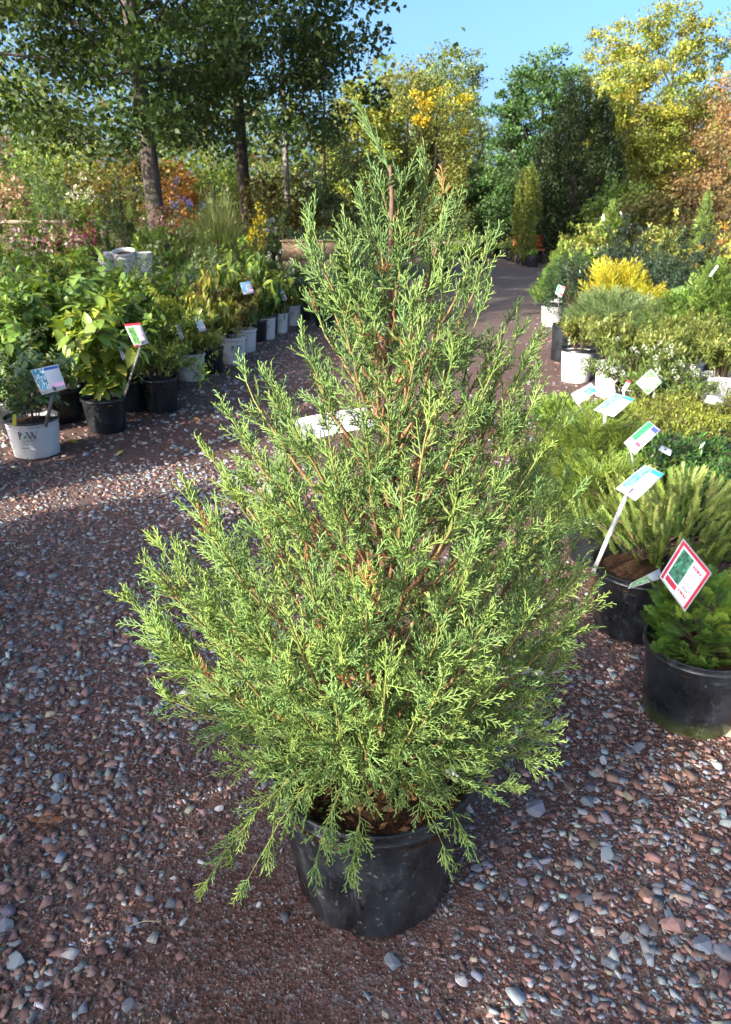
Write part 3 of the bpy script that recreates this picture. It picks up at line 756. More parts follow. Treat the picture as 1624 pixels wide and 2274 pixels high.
LGR = [(.12, .19, .035), (.16, .22, .04), (.09, .15, .03)]
BRN = [(.24, .14, .06), (.30, .19, .09), (.18, .12, .05), (.15, .13, .05)]
MGR = [(.06, .11, .026), (.08, .14, .034), (.055, .10, .03)]
DKG = [(.020, .040, .014), (.030, .054, .018), (.042, .060, .02)]

# the big oak on the left and the trunks beside it
tree('oak_tree', 'big dark oak with thick grey trunk and low hanging leafy boughs', at(349, 13), 13, 11.5, .165, [(2.6, 1.8), (3.2, 3.3), (4.6, 4.1), (6.2, 4.0), (7.8, 2.6), (9, .8)], OAK_SHADED, R_(21), 380, 190, .6, .105, 'bark', 22, (-.30, 0), irr=.3, sides=14, hollow=.08, rise=.3, lowest=3.6)
tree('oak_tree', 'second oak with a slimmer dark trunk behind the ornamental grass', at(548, 18), 18, 12, .16, [(2.7, 1.6), (4.0, 3.0), (7, 3.4), (10, 2.2), (11.8, .6)], OAK_SHADED, R_(22), 200, 130, .62, .12, 'dark_bark', 20, (-.15, 0), irr=.3, hollow=.15, rise=.3, lowest=3.4)
tree('pine_tree', 'thin bare pine trunk with short dead side branches', at(640, 21), 21, 11, .10, [(4.6, 1.5), (6.5, 1.7), (8, 1.6), (10.8, .4)], [(.05, .075, .025), (.07, .09, .03)], R_(23), 60, 80, .5, .12, 'pale_bark', 30, (-.1, 0), rise=-.2, shape=NARROW)
tree('hemlock_tree', 'dark shaded hemlock with drooping boughs behind the bare pine', at(722, 22), 22, 5.2, .09, [(.5, 1.0), (1.5, 1.15), (3, 1.0), (5.1, .2)], [(.025, .04, .018), (.035, .05, .02)], R_(24), 90, 90, .42, .09, 'dark_bark', 30, shape=NARROW)
tree('maple_tree', 'pale green sunlit maple at the far left edge', at(-20, 24), 24, 7.5, .14, [(1.6, 1.5), (3.5, 2.2), (5.5, 1.8), (7.3, .5)], [(.15, .23, .05), (.20, .27, .07)], R_(25), 90, 90, .55, .13, 'bark', 30)
for i, (px, top, Y, rad, pal, lab) in enumerate([
        (60, 300, 19, 1.5, LGR, 'yellow green understorey bush behind the bench at far left'),
        (165, 285, 20, 1.5, YEL[:2] + LGR, 'bush with sun coming through its leaves left of the oak trunk'),
        (270, 300, 18, 1.3, [(.12, .10, .03), (.16, .13, .03), (.10, .12, .03)], 'bronze green bush touching the left of the oak trunk'),
        (400, 352, 19, .5, [(.42, .17, .04), (.5, .24, .07)], 'orange autumn bush just right of the oak trunk'),
        (440, 290, 23, 1.6, OLV + LGR, 'tall olive bush behind the ornamental grass'),
        (480, 330, 20, 1.0, LGR, 'light green bush right of the orange one'),
        (590, 290, 24, 1.5, [(.13, .15, .04), (.18, .19, .05)], 'hazel bush between the second oak and bare pine'),
        (620, 395, 18, 1.1, [(.10, .085, .02), (.13, .12, .025)], 'bronze yellow bush under the bare pine'),
        (700, 410, 19, 1.0, [(.06, .04, .02), (.09, .06, .025)], 'brown bush under the dark hemlock'),
        (785, 300, 18.5, .85, [(.13, .18, .07), (.17, .22, .09)], 'dogwood bush with pale rounded leaves left of the juniper tip')]):
    h = zt(top, Y)
    tree('tall_bush', lab, at(px, Y), Y, h, .04, [(.25, rad * .7), (h * .4, rad), (h * .75, rad * .85), (h, rad * .25)], pal, R_(40 + i), 70, 58, .38, .10, 'dark_bark', 25, group='bushes under the trees at the left', cat='bush', irr=.3)

# the sunlit trees at the end of the path
Y = 33; tree('cedar_tree', 'wide olive green cedar straight behind the juniper tip', at(900, Y), Y, zt(165, Y), .16, [(.3, 1.9), (2, 2.0), (4.2, 1.6), (6.3, .9), (zt(165, Y), .15)], [(.16, .18, .045), (.19, .205, .05), (.13, .15, .04)], R_(60), 280, 110, .5, .12, 'dark_bark', 30, stretch=(.7, .7, 1.25), rise=.7)
Y = 31; tree('cedar_tree', 'shorter olive cedar with feathery tip left of the wide cedar', at(855, Y), Y, zt(250, Y), .12, [(.3, 1.2), (2, 1.3), (4, .8), (zt(250, Y), .15)], [(.16, .185, .045), (.19, .21, .05)], R_(61), 170, 95, .42, .10, 'dark_bark', 25, stretch=(.7, .7, 1.3), rise=.7)
Y = 31; tree('cedar_tree', 'slim olive cedar right of the wide cedar', at(965, Y), Y, zt(215, Y), .12, [(.3, 1.25), (2, 1.3), (4, .8), (zt(215, Y), .12)], [(.16, .18, .045), (.18, .20, .05)], R_(62), 170, 95, .42, .10, 'dark_bark', 25, stretch=(.7, .7, 1.3), rise=.7)
Y = 38; tree('poplar_tree', 'pale poplar crown showing above the olive cedars', at(985, Y), Y, zt(122, Y), .16, [(3.2, 1.5), (6.0, 1.7), (8, 1.35), (zt(122, Y), .4)], [(.12, .17, .06), (.16, .21, .08)], R_(63), 150, 100, .5, .13, 'bark', 25, irr=.35)
Y = 32; tree('maple_tree', 'slim maple with bright yellow leaves among the olive cedars', at(1005, Y), Y, zt(180, Y), .09, [(2.2, .6), (4.2, .5), (6, .4), (zt(180, Y), .2)], [(.45, .37, .02), (.38, .34, .03), (.24, .27, .04)], R_(64), 40, 70, .3, .1, 'bark', 20, irr=.4, shape=SMALLOV)
Y = 30.5; tree('maple_tree', 'small golden leaved maple left of the bright yellow one', at(932, Y), Y, zt(195, Y), .06, [(4.6, .22), (5.6, .25), (zt(195, Y), .1)], [(.5, .36, .015), (.42, .33, .02)], R_(65), 14, 50, .24, .09, 'bark', 10, irr=.4, shape=SMALLOV)
Y = 30; tree('maple_tree', 'yellow green maple at the left of the olive cedars', at(795, Y), Y, zt(190, Y), .10, [(1.4, 1.0), (3.5, 1.3), (5.2, 1.0), (zt(190, Y), .3)], [(.20, .24, .04), (.26, .27, .045), (.13, .17, .035)], R_(66), 150, 95, .45, .12, 'bark', 25, irr=.35)
Y = 31; tree('ginkgo_tree', 'mid green spiky pyramidal tree left of the dark hornbeam', at(1188, Y), Y, zt(105, Y), .16, [(.5, 2.2), (1.8, 2.6), (3.6, 2.1), (5.4, 1.45), (6.8, .8), (zt(105, Y), .1)], [(.065, .13, .04), (.085, .16, .05), (.055, .11, .035)], R_(67), 460, 100, .40, .13, 'bark', 70, stretch=(1.0, 1.0, 1.0), rise=.9, irr=.30, hollow=.3)
Y = 26; tree('hornbeam_tree', 'dense dark egg shaped hornbeam beside the path end', at(1272, Y), Y, zt(195, Y), .13, [(.3, .9), (1.2, 1.35), (2.6, 1.45), (3.9, 1.1), (5, .5), (zt(195, Y), .1)], DKG, R_(68), 340, 120, .30, .085, 'dark_bark', 40, stretch=(.55, .55, 1.7), rise=1.6, irr=.14, hollow=.55)
Y = 24.5; tree('hornbeam_tree', 'small pale yellow green columnar tree left of the dark hornbeam', at(1167, Y), Y, zt(362, Y), .05, [(.3, .32), (1.2, .40), (2.2, .34), (zt(362, Y), .08)], [(.20, .23, .04), (.15, .19, .04)], R_(69), 110, 90, .17, .065, 'bark', 20, stretch=(.6, .6, 1.5), rise=1.6, irr=.14, hollow=.5)
Y = 34; tree('ash_tree', 'tall airy yellow tree with forked pale trunk', at(1462, Y), Y, zt(20, Y), .17, [(1.8, 1.2), (3.6, 2.5), (6, 3.1), (8, 2.6), (zt(20, Y), .8)], YEL, R_(70), 330, 95, .50, .13, 'pale_bark', 70, (-.35, 0), rise=.6, irr=.4, off=(-.5, 0), hollow=.2)
Y = 29; tree('locust_tree', 'smaller yellow green tree rising behind the dark hornbeam', at(1372, Y), Y, zt(150, Y), .10, [(1.4, 1.2), (3.2, 1.4), (5, 1.2), (zt(150, Y), .3)], [(.28, .28, .04), (.20, .23, .04), (.15, .19, .035)], R_(71), 210, 95, .42, .12, 'pale_bark', 30, irr=.4)
Y = 27; tree('beech_tree', 'large orange brown beech at the right edge', at(1680, Y), Y, 9.5, .17, [(1.2, 1.7), (3, 2.1), (5.5, 1.9), (7.5, 1.5), (9.3, .4)], BRN, R_(72), 280, 105, .5, .105, 'bark', 40, irr=.35)
Y = 33; tree('beech_tree', 'small tan beech between the yellow tree and large beech', at(1535, Y), Y, zt(205, Y), .12, [(1, 1.5), (3, 1.9), (5, 1.4), (zt(205, Y), .4)], [(.25, .17, .07), (.30, .22, .10), (.2, .14, .06)], R_(73), 170, 90, .5, .11, 'bark', 25, irr=.35)
for i, (px, top, Y, rad, pal, lab) in enumerate([
        (745, 440, 27, 1.1, OLV, 'olive bush at path end furthest left'), (1040, 380, 35, 1.5, [(.045, .05, .02), (.06, .06, .022)], 'dark bronze bush in the gap left of the spiky tree'),
        (1090, 430, 33, 1.5, [(.05, .055, .02), (.07, .07, .022)], 'low dark bush under the spiky pyramidal tree'), (980, 440, 30, 1.4, [(.10, .14, .05), (.13, .17, .06)], 'grey green bush behind the far potted ferns'),
        (1385, 400, 23, 1.0, OLV + LGR, 'olive bush right of the dark hornbeam'), (1440, 430, 22, 1.2, [(.14, .13, .04), (.10, .12, .03)], 'bronze olive bush below the yellow tree'),
        (1530, 400, 22, 1.5, [(.16, .10, .035), (.10, .075, .03)], 'brown bush below the tan beech'), (1620, 400, 20, 1.4, [(.11, .08, .03), (.14, .10, .035)], 'bronze bush below the large beech')]):
    h = zt(top, Y)
    tree('tall_bush', lab, at(px, Y), Y, h, .05, [(.2, rad * .8), (h * .4, rad), (h * .75, rad * .85), (h, rad * .25)], pal, R_(80 + i), 80, 55, .42, .11, 'dark_bark', 25, group='bushes at the end of the path', cat='bush', irr=.3)
# the wood that closes the view
wood = MB(); q = R_(99)
n = 30000; Yw = q.uniform(46, 60, n); Xw = q.uniform(-36, 38, n); hh = 8.2 + 2.0 * np.sin(Xw * .5) + 1.4 * np.sin(Xw * 1.3 + 1) - 4.2 * np.exp(-((Xw - 13.5) / 5) ** 2)
Zw = hh * q.random(n) ** .8 + q.normal(0, .3, n); cw = jit(OLV + MGR + OLV + [(.14, .10, .03)], n, .3, q)
scatter(wood, QUAD[0], QUAD[1], np.stack([Xw, Yw, np.maximum(Zw, .1)], -1), sph(n, q), sph(n, q) + [0, 0, .6], q.uniform(.28, .6, n), cw)
put('woodland', wood, M['tree_leaf'], None, False, True)
# ------------------------------------------------------------------ the juniper in its black pot
def juniper():
    r = R_(314)
    ax, ay = POT_C
    root = thing('potted_juniper', 'tall feathery green juniper in a large black nursery pot on the gravel', 'potted plant', (ax, ay, 0))
    O = A([ax, ay, 0])
    pot(root, 'hero', .365, .235, .178, seg=60, soil_drop=.05, hero=True)
    ch = MB(); n = 420; a = r.uniform(0, 6.28, n); q = .213 * np.sqrt(r.random(n))
    cp = np.stack([q * np.cos(a), q * np.sin(a), np.full(n, .325) + .01 * r.random(n)], -1)
    scatter(ch, NARROW[0] * [1, 1.6, 1], NARROW[1], cp, sph(n, r) * [1, 1, .35], sph(n, r) * .5 + [0, 0, 1], r.uniform(.012, .03, n), jit([(.16, .075, .03), (.24, .13, .06), (.07, .035, .018)], n, .25, r))
    put('bark_mulch', ch, M['chip'], root, False, True)
    wd = MB(); n = 70; a = r.uniform(2.4, 4.4, n); q = r.uniform(.1, .19, n)
    scatter(wd, SMALLOV[0], SMALLOV[1], np.stack([q * np.cos(a), q * np.sin(a), .325 + .03 * r.random(n)], -1), sph(n, r) + [0, 0, .3], sph(n, r) + [0, 0, 1.], .014, jit([(.05, .13, .03)], n, .2, r))
    put('seedlings', wd, M['leaf'], root, False, True)
    # trunk
    def W(px, py, dy=0.0): return P(px, py, ay + dy) - O
    tk = A([[.0, .0, .30], [.004, .01, .55], W(868, 1150, .03), W(862, 950, .02), W(858, 820, .01), W(872, 700, 0), W(868, 560, 0), W(871, 440, 0), W(867, 366, 0)])
    tr = [.019, .0165, .0145, .0125, .010, .0075, .0055, .004, .0028]
    tm = MB(); tube(tm, tk, tr, 8, jit([(.11, .065, .045)], 9, .1, r)); put('trunk', tm, M['stem'], root, True)
    def trunk_at(z): return A([np.interp(z, tk[:, 2], tk[:, 0]), np.interp(z, tk[:, 2], tk[:, 1]), z])
    # branch tips: picture column, row, and how far in front of (-) or behind (+) the trunk
    T = [(838, 410, 0), (905, 415, .02), (938, 395, .03), (985, 440, .04), (788, 468, .0), (760, 530, -.05), (703, 520, .02), (688, 548, -.03), (1000, 500, .05), (1040, 565, .03), (1086, 566, .0),
         (710, 690, .05), (725, 620, -.05), (668, 765, .0), (1060, 640, .08), (1112, 715, .10), (1165, 738, .02), (1190, 775, .0), (1195, 850, -.03), (1170, 820, -.08), (1050, 700, -.10), (600, 850, .04), (545, 855, .0), (625, 870, -.06),
         (512, 945, .02), (560, 965, -.08), (1240, 965, .02), (1215, 940, .08), (1185, 910, -.08), (470, 1015, .0), (500, 1085, -.08), (420, 1110, .03), (1275, 1105, .0), (1250, 1070, .10), (1292, 1180, .02), (365, 1215, .05),
         (400, 1240, -.05), (300, 1330, -.02), (375, 1265, -.1), (345, 1400, -.05), (360, 1450, .02), (1300, 1335, -.03), (1285, 1275, -.08), (1255, 1390, -.10), (385, 1550, -.04), (440, 1500, -.12), (1232, 1480, -.06),
         (505, 1680, -.12), (530, 1615, -.05), (1215, 1612, -.08), (1195, 1680, -.05), (1150, 1560, -.14), (600, 1690, -.16), (1110, 1745, -.12)]
    Ff = [(850, 560, -.06), (885, 545, -.10), (800, 600, -.10), (950, 610, -.10), (760, 700, -.14), (820, 690, -.16), (900, 700, -.17), (980, 660, -.15), (700, 800, -.12), (780, 830, -.19), (930, 790, -.20), (1010, 800, -.17), (1090, 820, -.14), (860, 880, -.22),
          (640, 930, -.16), (720, 960, -.22), (800, 960, -.26), (960, 930, -.26), (1050, 930, -.22), (1130, 960, -.16), (1190, 1010, -.1), (560, 1060, -.14), (640, 1090, -.22), (740, 1100, -.28), (900, 1060, -.30), (1000, 1080, -.27), (1100, 1080, -.22), (1180, 1130, -.14),
          (480, 1180, -.14), (560, 1200, -.24), (670, 1230, -.30), (790, 1230, -.33), (920, 1220, -.33), (1040, 1230, -.29), (1130, 1240, -.23), (1210, 1260, -.14), (470, 1330, -.20), (560, 1350, -.28), (650, 1380, -.34), (760, 1390, -.37), (850, 1300, -.37), (960, 1390, -.36), (1070, 1380, -.31), (1160, 1390, -.22),
          (520, 1470, -.24), (630, 1500, -.32), (740, 1530, -.37), (860, 1500, -.39), (980, 1530, -.37), (1080, 1520, -.29), (600, 1590, -.26), (690, 1590, -.31), (800, 1600, -.34), (930, 1590, -.33), (1020, 1610, -.29), (1110, 1640, -.2),
          (730, 1670, -.27), (1000, 1690, -.22), (1060, 1680, -.18)]
    Bk = [(820, 760, .14), (940, 720, .13), (830, 610, .08), (700, 960, .2), (900, 880, .2), (860, 960, .10), (780, 1060, .12), (930, 1050, .12), (850, 1180, .14), (760, 1260, .14), (950, 1260, .14), (860, 780, .08), (640, 1010, .1), (1040, 1010, .1), (700, 1420, .12), (980, 1460, .12),  (1080, 850, .2), (760, 980, .24), (560, 1050, .2), (1180, 1020, .2), (640, 1130, .28), (860, 1100, .30), (1060, 1120, .28), (480, 1200, .2), (1220, 1220, .2), (700, 1250, .33), (920, 1260, .34), (560, 1310, .28), (1130, 1300, .28),
          (460, 1400, .2), (780, 1380, .32), (1000, 1400, .3), (620, 1470, .28), (1180, 1450, .2), (860, 1500, .28), (540, 1560, .18), (1080, 1560, .22), (700, 1600, .2), (940, 1620, .18)]
    Dr = [(470, 1955, -.24), (545, 1965, -.28), (700, 1935, -.30), (772, 1900, -.31), (992, 1880, -.26), (1035, 1860, -.2)]
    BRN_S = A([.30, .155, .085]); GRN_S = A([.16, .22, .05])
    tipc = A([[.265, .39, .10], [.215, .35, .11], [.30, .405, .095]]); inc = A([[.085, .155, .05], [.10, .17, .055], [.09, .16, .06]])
    for bi, (px, py, dy) in enumerate(T + Ff + Bk + Dr):
        drop = bi >= len(T + Ff + Bk); tip = W(px, py, dy); rad = np.hypot(tip[0], tip[1])
        if drop:
            b = trunk_at(.40 + .02 * r.random()); mid = (b + tip) / 2; mid[2] = max(b[2] + .08, .46)
        else:
            zb = np.clip(tip[2] - (.75 + .35 * r.random()) * rad - .10 * r.random() - .06, .39, 1.55); b = trunk_at(zb)
            mid = b + (tip - b) * [.62, .62, .30] + r.normal(0, .012, 3)
        K = 14; t = np.linspace(0, 1, K); pts = bez(b, mid, tip, t[:, None]) + np.cumsum(r.normal(0, .0018, (K, 3)), 0)
        Lb = np.linalg.norm(np.diff(pts, axis=0), axis=1).sum()
        r0 = (.0030 + .0072 * min(Lb, .7)) * (.55 if drop else 1)
        sm = MB(); cc = BRN_S * (1 - t[:, None] ** 4) + GRN_S * t[:, None] ** 4
        cc = cc * .35 + GRN_S * .65 if drop else cc
        tube(sm, pts, r0 * (1 - .82 * t), 6, cc * r.uniform(.8, 1.2)); br = put('branch', sm, M['stem'], root, True)
        # shoots along the branch
        fm = MB(); ns = int((7 + Lb / .030) * (1.5 if drop else r.uniform(.85, 1.25)) * (.95 if tip[2] > 1.1 else 1)); ts = np.sort(1 - .80 * r.random(ns) ** 1.15); ts[-3:] = (.985, .99, 1)
        if not drop: ts = np.where((ts < .62) & (r.random(ns) < .5), ts + (.97 - ts) * r.uniform(.35, 1, ns), ts)
        A2, B2, A3, B3, C3, A4, B4, C4 = [], [], [], [], [], [], [], []
        S2c = []
        g = np.gradient(pts, axis=0)
        for tt in ts:
            k = min(int(tt * (K - 1)), K - 2); f = tt * (K - 1) - k; p = pts[k] * (1 - f) + pts[k + 1] * f; tg = nrm(g[k])
            side = nrm(np.cross(tg, sph(1, r)[0])); ang = math.radians(r.uniform(26, 58)) * (1 - .55 * (tt > .96))
            d = nrm(tg * math.cos(ang) + side * math.sin(ang) + A([0, 0, .10 if not drop else -.15]))
            L = (.040 + .105 * (1 - tt) ** .7 * r.uniform(.5, 1.1)) * (.85 + .5 * min(Lb, .6)); L = min(max(L * 1.12, .045), .16) * (.72 if tip[2] > 1.05 or drop else 1)
            if tt > .96: L = r.uniform(.035, .06)
            n3 = max(6, int(L / .0060)); u = np.linspace(.06, 1, n3)[:, None]
            bend = nrm(np.cross(d, sph(1, r)[0])); up2 = A([0, 0, .35 if not drop else -.2])
            cur = lambda q: p + d * L * q + (up2 * .5 + bend * .25) * L * q * q * .6
            S = cur(u); A2.append(np.concatenate([p[None], S[:-1]])); B2.append(S)
            tg3 = nrm(np.gradient(S, axis=0) if n3 > 1 else d[None]); pl = nrm(np.cross(d, bend)); sgn = np.where(np.arange(n3) % 2, 1, -1)[:, None]
            a3 = np.radians(r.uniform(30, 56, n3))[:, None]; roll = r.normal(0, .45, n3)[:, None]
            sd3 = nrm(np.cos(roll) * pl + np.sin(roll) * bend) * sgn
            d3 = nrm(tg3 * np.cos(a3) + sd3 * np.sin(a3) + [0, 0, .12])
            l3 = (.008 + .019 * (1 - u[:, 0]) ** .8) * r.uniform(.55, 1.3, n3) * (.75 + 3 * L)
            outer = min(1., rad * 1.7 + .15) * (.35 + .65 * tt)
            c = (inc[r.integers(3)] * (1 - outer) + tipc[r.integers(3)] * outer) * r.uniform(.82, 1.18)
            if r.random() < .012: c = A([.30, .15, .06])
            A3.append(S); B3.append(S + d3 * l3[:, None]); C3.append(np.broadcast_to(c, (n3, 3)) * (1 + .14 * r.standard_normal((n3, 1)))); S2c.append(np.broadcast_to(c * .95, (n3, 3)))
            m = l3 > .013; k4 = m.sum()
            if k4:
                for fr, sg in ((.45, 1),):
                    d4 = nrm(d3[m] + sd3[m] * 0 + sg * .75 * np.cross(d3[m], nrm(np.cross(d3[m], sd3[m] + .3 * bend))) + .2 * sph(k4, r))
                    s4 = S[m] + d3[m] * l3[m][:, None] * fr; A4.append(s4); B4.append(s4 + d4 * (l3[m] * r.uniform(.35, .6, k4))[:, None]); C4.append(C3[-1][m] * 1.06)
        A2, B2, c2 = np.concatenate(A2), np.concatenate(B2), np.concatenate(S2c); twigs(fm, A2, B2, .0013, .0011, c2, c2)
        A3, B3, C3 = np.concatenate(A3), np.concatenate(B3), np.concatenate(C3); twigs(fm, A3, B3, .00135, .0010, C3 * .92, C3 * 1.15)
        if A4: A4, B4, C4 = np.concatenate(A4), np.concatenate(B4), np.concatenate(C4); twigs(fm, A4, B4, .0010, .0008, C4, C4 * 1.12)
        put('foliage', fm, M['needle'], br, False, True)
    # the thin leaning leader
    lp = A([W(866, 380), W(848, 335), W(828, 295), W(812, 262), W(800, 240)]); lp = bez(lp[0], lp[2], lp[4], np.linspace(0, 1, 12)[:, None])
    sm = MB(); tube(sm, lp, np.linspace(.0022, .0008, 12), 5, (.09, .16, .06)); br = put('leader_shoot', sm, M['stem'], root, True)
    fm = MB(); i = np.repeat(np.arange(11), 5); tg = nrm(lp[1:] - lp[:-1])[i]; d = nrm(tg + .42 * sph(len(i), r)); a = lp[i] + tg * r.random((len(i), 1)) * .02
    ll = (.010 + .034 * np.clip(1 - np.abs(i / 11 - .3) * 1.5, .05, 1)) * r.uniform(.4, 1, len(i)); twigs(fm, a, a + d * ll[:, None], .0011, .0007, (.13, .23, .08), (.16, .27, .09)); put('foliage', fm, M['needle'], br, False, True)
    # weathered paper tags caught in the branches
    def strip(label, corners, dy, cols, name='plant_tag', cat='plant tag'):
        p = A([W(*c, dy) for c in corners]) + O; c0 = p.mean(0); o = thing(name, label, cat, c0, 'white tags hanging in the juniper')
        mb = MB(); k = 8; u = np.linspace(0, 1, k)[:, None]
        lo = p[0] * (1 - u) + p[1] * u; hi = p[3] * (1 - u) + p[2] * u; wv = (.008 * np.sin(u * 5))[:, 0]; lo[:, 1] += wv; hi[:, 1] += wv
        v = np.concatenate([lo, hi, lo + [0, .0008, 0], hi + [0, .0008, 0]]) - c0; i = np.arange(k - 1)
        mb.add(v, [np.stack([i, i + 1, i + 1 + k, i + k], -1), np.stack([i + 2 * k, i + 3 * k, i + 1 + 3 * k, i + 1 + 2 * k], -1)], cols); put('tag', mb, M['print'], o); return o
    strip('long crumpled white tag caught in the middle of the juniper', [(668, 985), (845, 940), (838, 898), (652, 932)], 0.0, (.5, .51, .53))
    strip('small white tag low on the right side of the juniper', [(1086, 1512), (1112, 1502), (1106, 1476), (1080, 1486)], -.16, (.76, .76, .76))
    strip('grey paper tag at the lower right edge of the juniper', [(1135, 1503), (1212, 1502), (1205, 1486), (1140, 1484)], -.08, (.42, .43, .42))
    strip('narrow white tag just above the black pot rim', [(985, 1722), (1012, 1732), (1018, 1716), (992, 1708)], -.15, (.72, .74, .74))
juniper()
# ------------------------------------------------------------------ nursery stock
GL = 'potted plants in the left bed'; GR = 'potted plants in the right bed'; GF = 'potted plants at the far end of the path'; GO = 'unseen shrubs added behind the photographer for shade'
seedc = [500]
def stock(name, label, x, y, style, H, Rt, fn, group, face=None, Rb=None, rz=0.0, seg=28):
    seedc[0] += 1; r = R_(seedc[0])
    root = thing(name, label, 'potted plant', (x, y, 0), group, rz)
    f = -math.pi / 2 + math.atan2(-x, y) * -1 if face is None else face
    pot(root, style, H, Rt, Rb or Rt * .80, f, seg)
    fn(root, r, H - .035)
    return root
def top(py, y): return P(CX, py, y)[2]
def px_x(px, py, y): return P(px, py, y)[0]
BRT = [(.17, .26, .04), (.22, .30, .05), (.13, .22, .04)]; MED = [(.10, .175, .038), (.125, .205, .046), (.085, .15, .035)]
YLG = [(.25, .28, .045), (.31, .31, .05), (.19, .24, .045)]; SAGE = [(.13, .19, .08), (.16, .21, .10), (.11, .165, .065)]
GREY = [(.13, .20, .095), (.11, .18, .08), (.15, .21, .095)]; RUST = [(.19, .13, .04), (.15, .085, .04), (.22, .19, .045)]
S1, S2 = (.12, .07, .045), (.085, .06, .04)
def B(h, rad, **k): return lambda root, r, z0: bush(root, r, h, rad, z0, **k)
def K(h, rad, **k): return lambda root, r, z0: conifer(root, r, h, rad, z0, **k)

# front row along the path, left
x, y, _ = G(70, 1023); stock('roundleaf_shrub', 'grey green round leaved shrub in the large white pot nearest at the left edge', x - .02, y + .15, 'white', .27, .178,
    B(top(735, 4.75), .40, nst=15, m=6, shape=ROUND, L=.042, pal=GREY + MED[:1], per=7, sper=5, stem=(.09, .065, .06), shootL=.4, objs='round'), GL, -math.pi / 2 + .13)
x, y, _ = G(227, 966); stock('bigleaf_shrub', 'shrub with large pointed yellow green leaves in a black pot beside the white pot', x, y + .13, 'black', .265, .165,
    B(top(655, 5.35), .40, nst=9, m=5, shape=OVATE, L=.135, pal=BRT + MED[:1] + YLG[:1], per=5, sper=3, ldroop=.45, stem=(.09, .04, .03), objs='big'), GL)
x, y, _ = G(352, 921); stock('arching_shrub', 'yellow green small leaved arching shrub spilling out of a shaded black pot', x, y + .13, 'black', .29, .15,
    B(top(745, 6.0), .52, nst=18, m=6, shape=LANCE, L=.062, pal=YLG + BRT, per=12, sper=7, droop=.75, vase=.8, stem=(.14, .09, .06)), GL)
x, y, _ = G(420, 850); stock('arching_shrub', 'pale variegated arching shrub in the first white pot past the black pots', x, y + .13, 'white', .27, .15,
    B(top(690, 7.1), .42, nst=16, m=5, shape=LANCE, L=.07, pal=YLG + [(.30, .32, .10)], per=11, sper=6, droop=.55, vase=.8), GL)
x, y, _ = G(465, 832); stock('dogwood_shrub', 'dogwood with drooping yellow and dull red leaves in a black pot', x, y + .13, 'black', .26, .14,
    B(top(590, 7.5), .36, nst=9, m=4, shape=DROOP, L=.10, pal=YLG + [(.20, .17, .04)], per=6, sper=4, ldroop=1.3, stem=(.16, .05, .04), objs='dogy', tipcol=[(.22, .12, .05), (.26, .23, .05)]), GL)
x, y, _ = G(515, 812); stock('small_shrub', 'small yellowing shrub in a white pot with faded lettering', x, y + .13, 'white', .29, .148,
    B(top(665, 7.95), .33, nst=14, m=5, shape=LANCE, L=.055, pal=YLG + RUST[:1], per=9, sper=6, droop=.2), GL, -math.pi / 2 + .5)
x, y, _ = G(543, 785); stock('small_shrub', 'bronze leaved shrub in a white pot tucked behind the faded one', x, y + .13, 'white', .27, .14,
    B(top(600, 8.7), .34, nst=12, m=5, shape=OVATE, L=.05, pal=RUST + YLG, per=9, sper=6), GL)
x, y, _ = G(590, 757); stock('feathery_shrub', 'fine feathery green shrub in a clearly lettered white pot', x, y + .13, 'white', .28, .13,
    B(top(625, 9.6), .32, nst=16, m=8, shape=NARROW, L=.05, pal=MED + BRT, per=16, sper=9, ldroop=-.2), GL, -math.pi / 2)
x, y, _ = G(620, 742); stock('small_shrub', 'lime green shrub in a white pot right of the feathery shrub', x, y + .13, 'white', .27, .125,
    B(top(600, 10.2), .32, nst=10, m=4, shape=DROOP, L=.08, pal=YLG + BRT, per=8, sper=5, ldroop=.9), GL)
x, y, _ = G(647, 725); stock('small_shrub', 'golden green shrub in the last white pot of the left row', x, y + .13, 'white', .29, .14,
    B(top(635, 10.9), .30, nst=12, m=5, shape=OVATE, L=.055, pal=YLG + [(.28, .22, .05)], per=8, sper=6), GL)
x, y, _ = G(672, 712); stock('feathery_shrub', 'dull green feathery shrub in a tall slim black pot at the end of the row', x, y + .12, 'black', .40, .11,
    B(top(585, 11.6), .36, nst=14, m=7, shape=NARROW, L=.05, pal=SAGE, per=14, sper=8), GL, None, .10)
x, y, _ = G(705, 692); stock('low_shrub', 'low yellow leaved plant in a squat black pot beyond the left row', x, y + .15, 'black', .16, .18,
    B(.40, .30, nst=12, m=4, shape=OVATE, L=.07, pal=YLG, per=7, sper=4), GL)
# rows behind, left: picture column and row of the top, distance
def hid(name, label, px, py, y, fn_h, style='black', H=.27, Rt=.15, group=GL, **k):
    h = top(py, y); x = px_x(px, py, y); stock(name, label, x, y, style, H, Rt, fn_h(h), group, **k)
hid('broadleaf_shrub', 'leafy mid green shrub standing directly behind the round leaved shrub', 95, 610, 5.65, lambda h: B(h, .48, nst=11, m=6, shape=OVATE, L=.115, pal=MED + BRT[:1], per=7, sper=4, ldroop=.3, stem=(.12, .05, .045), objs='broad'))
hid('broadleaf_shrub', 'mid green shrub cut off by the left edge of the frame', -10, 640, 5.3, lambda h: B(h, .42, nst=10, m=5, shape=OVATE, L=.11, pal=MED, per=6, sper=4, ldroop=.3, stem=(.12, .05, .045), objs='broad'))
hid('beautyberry_shrub', 'arching shrub with cream edged leaves and purple berry clusters', 60, 595, 6.5, lambda h: B(h, .55, nst=16, m=4, shape=DROOP, L=.075, pal=[(.28, .30, .09), (.20, .24, .05), (.12, .17, .04)], per=13, sper=7, droop=.45, vase=.8, ldroop=1.0, flowers=([(.10, .015, .07), (.06, .01, .04)], .032, 16)))
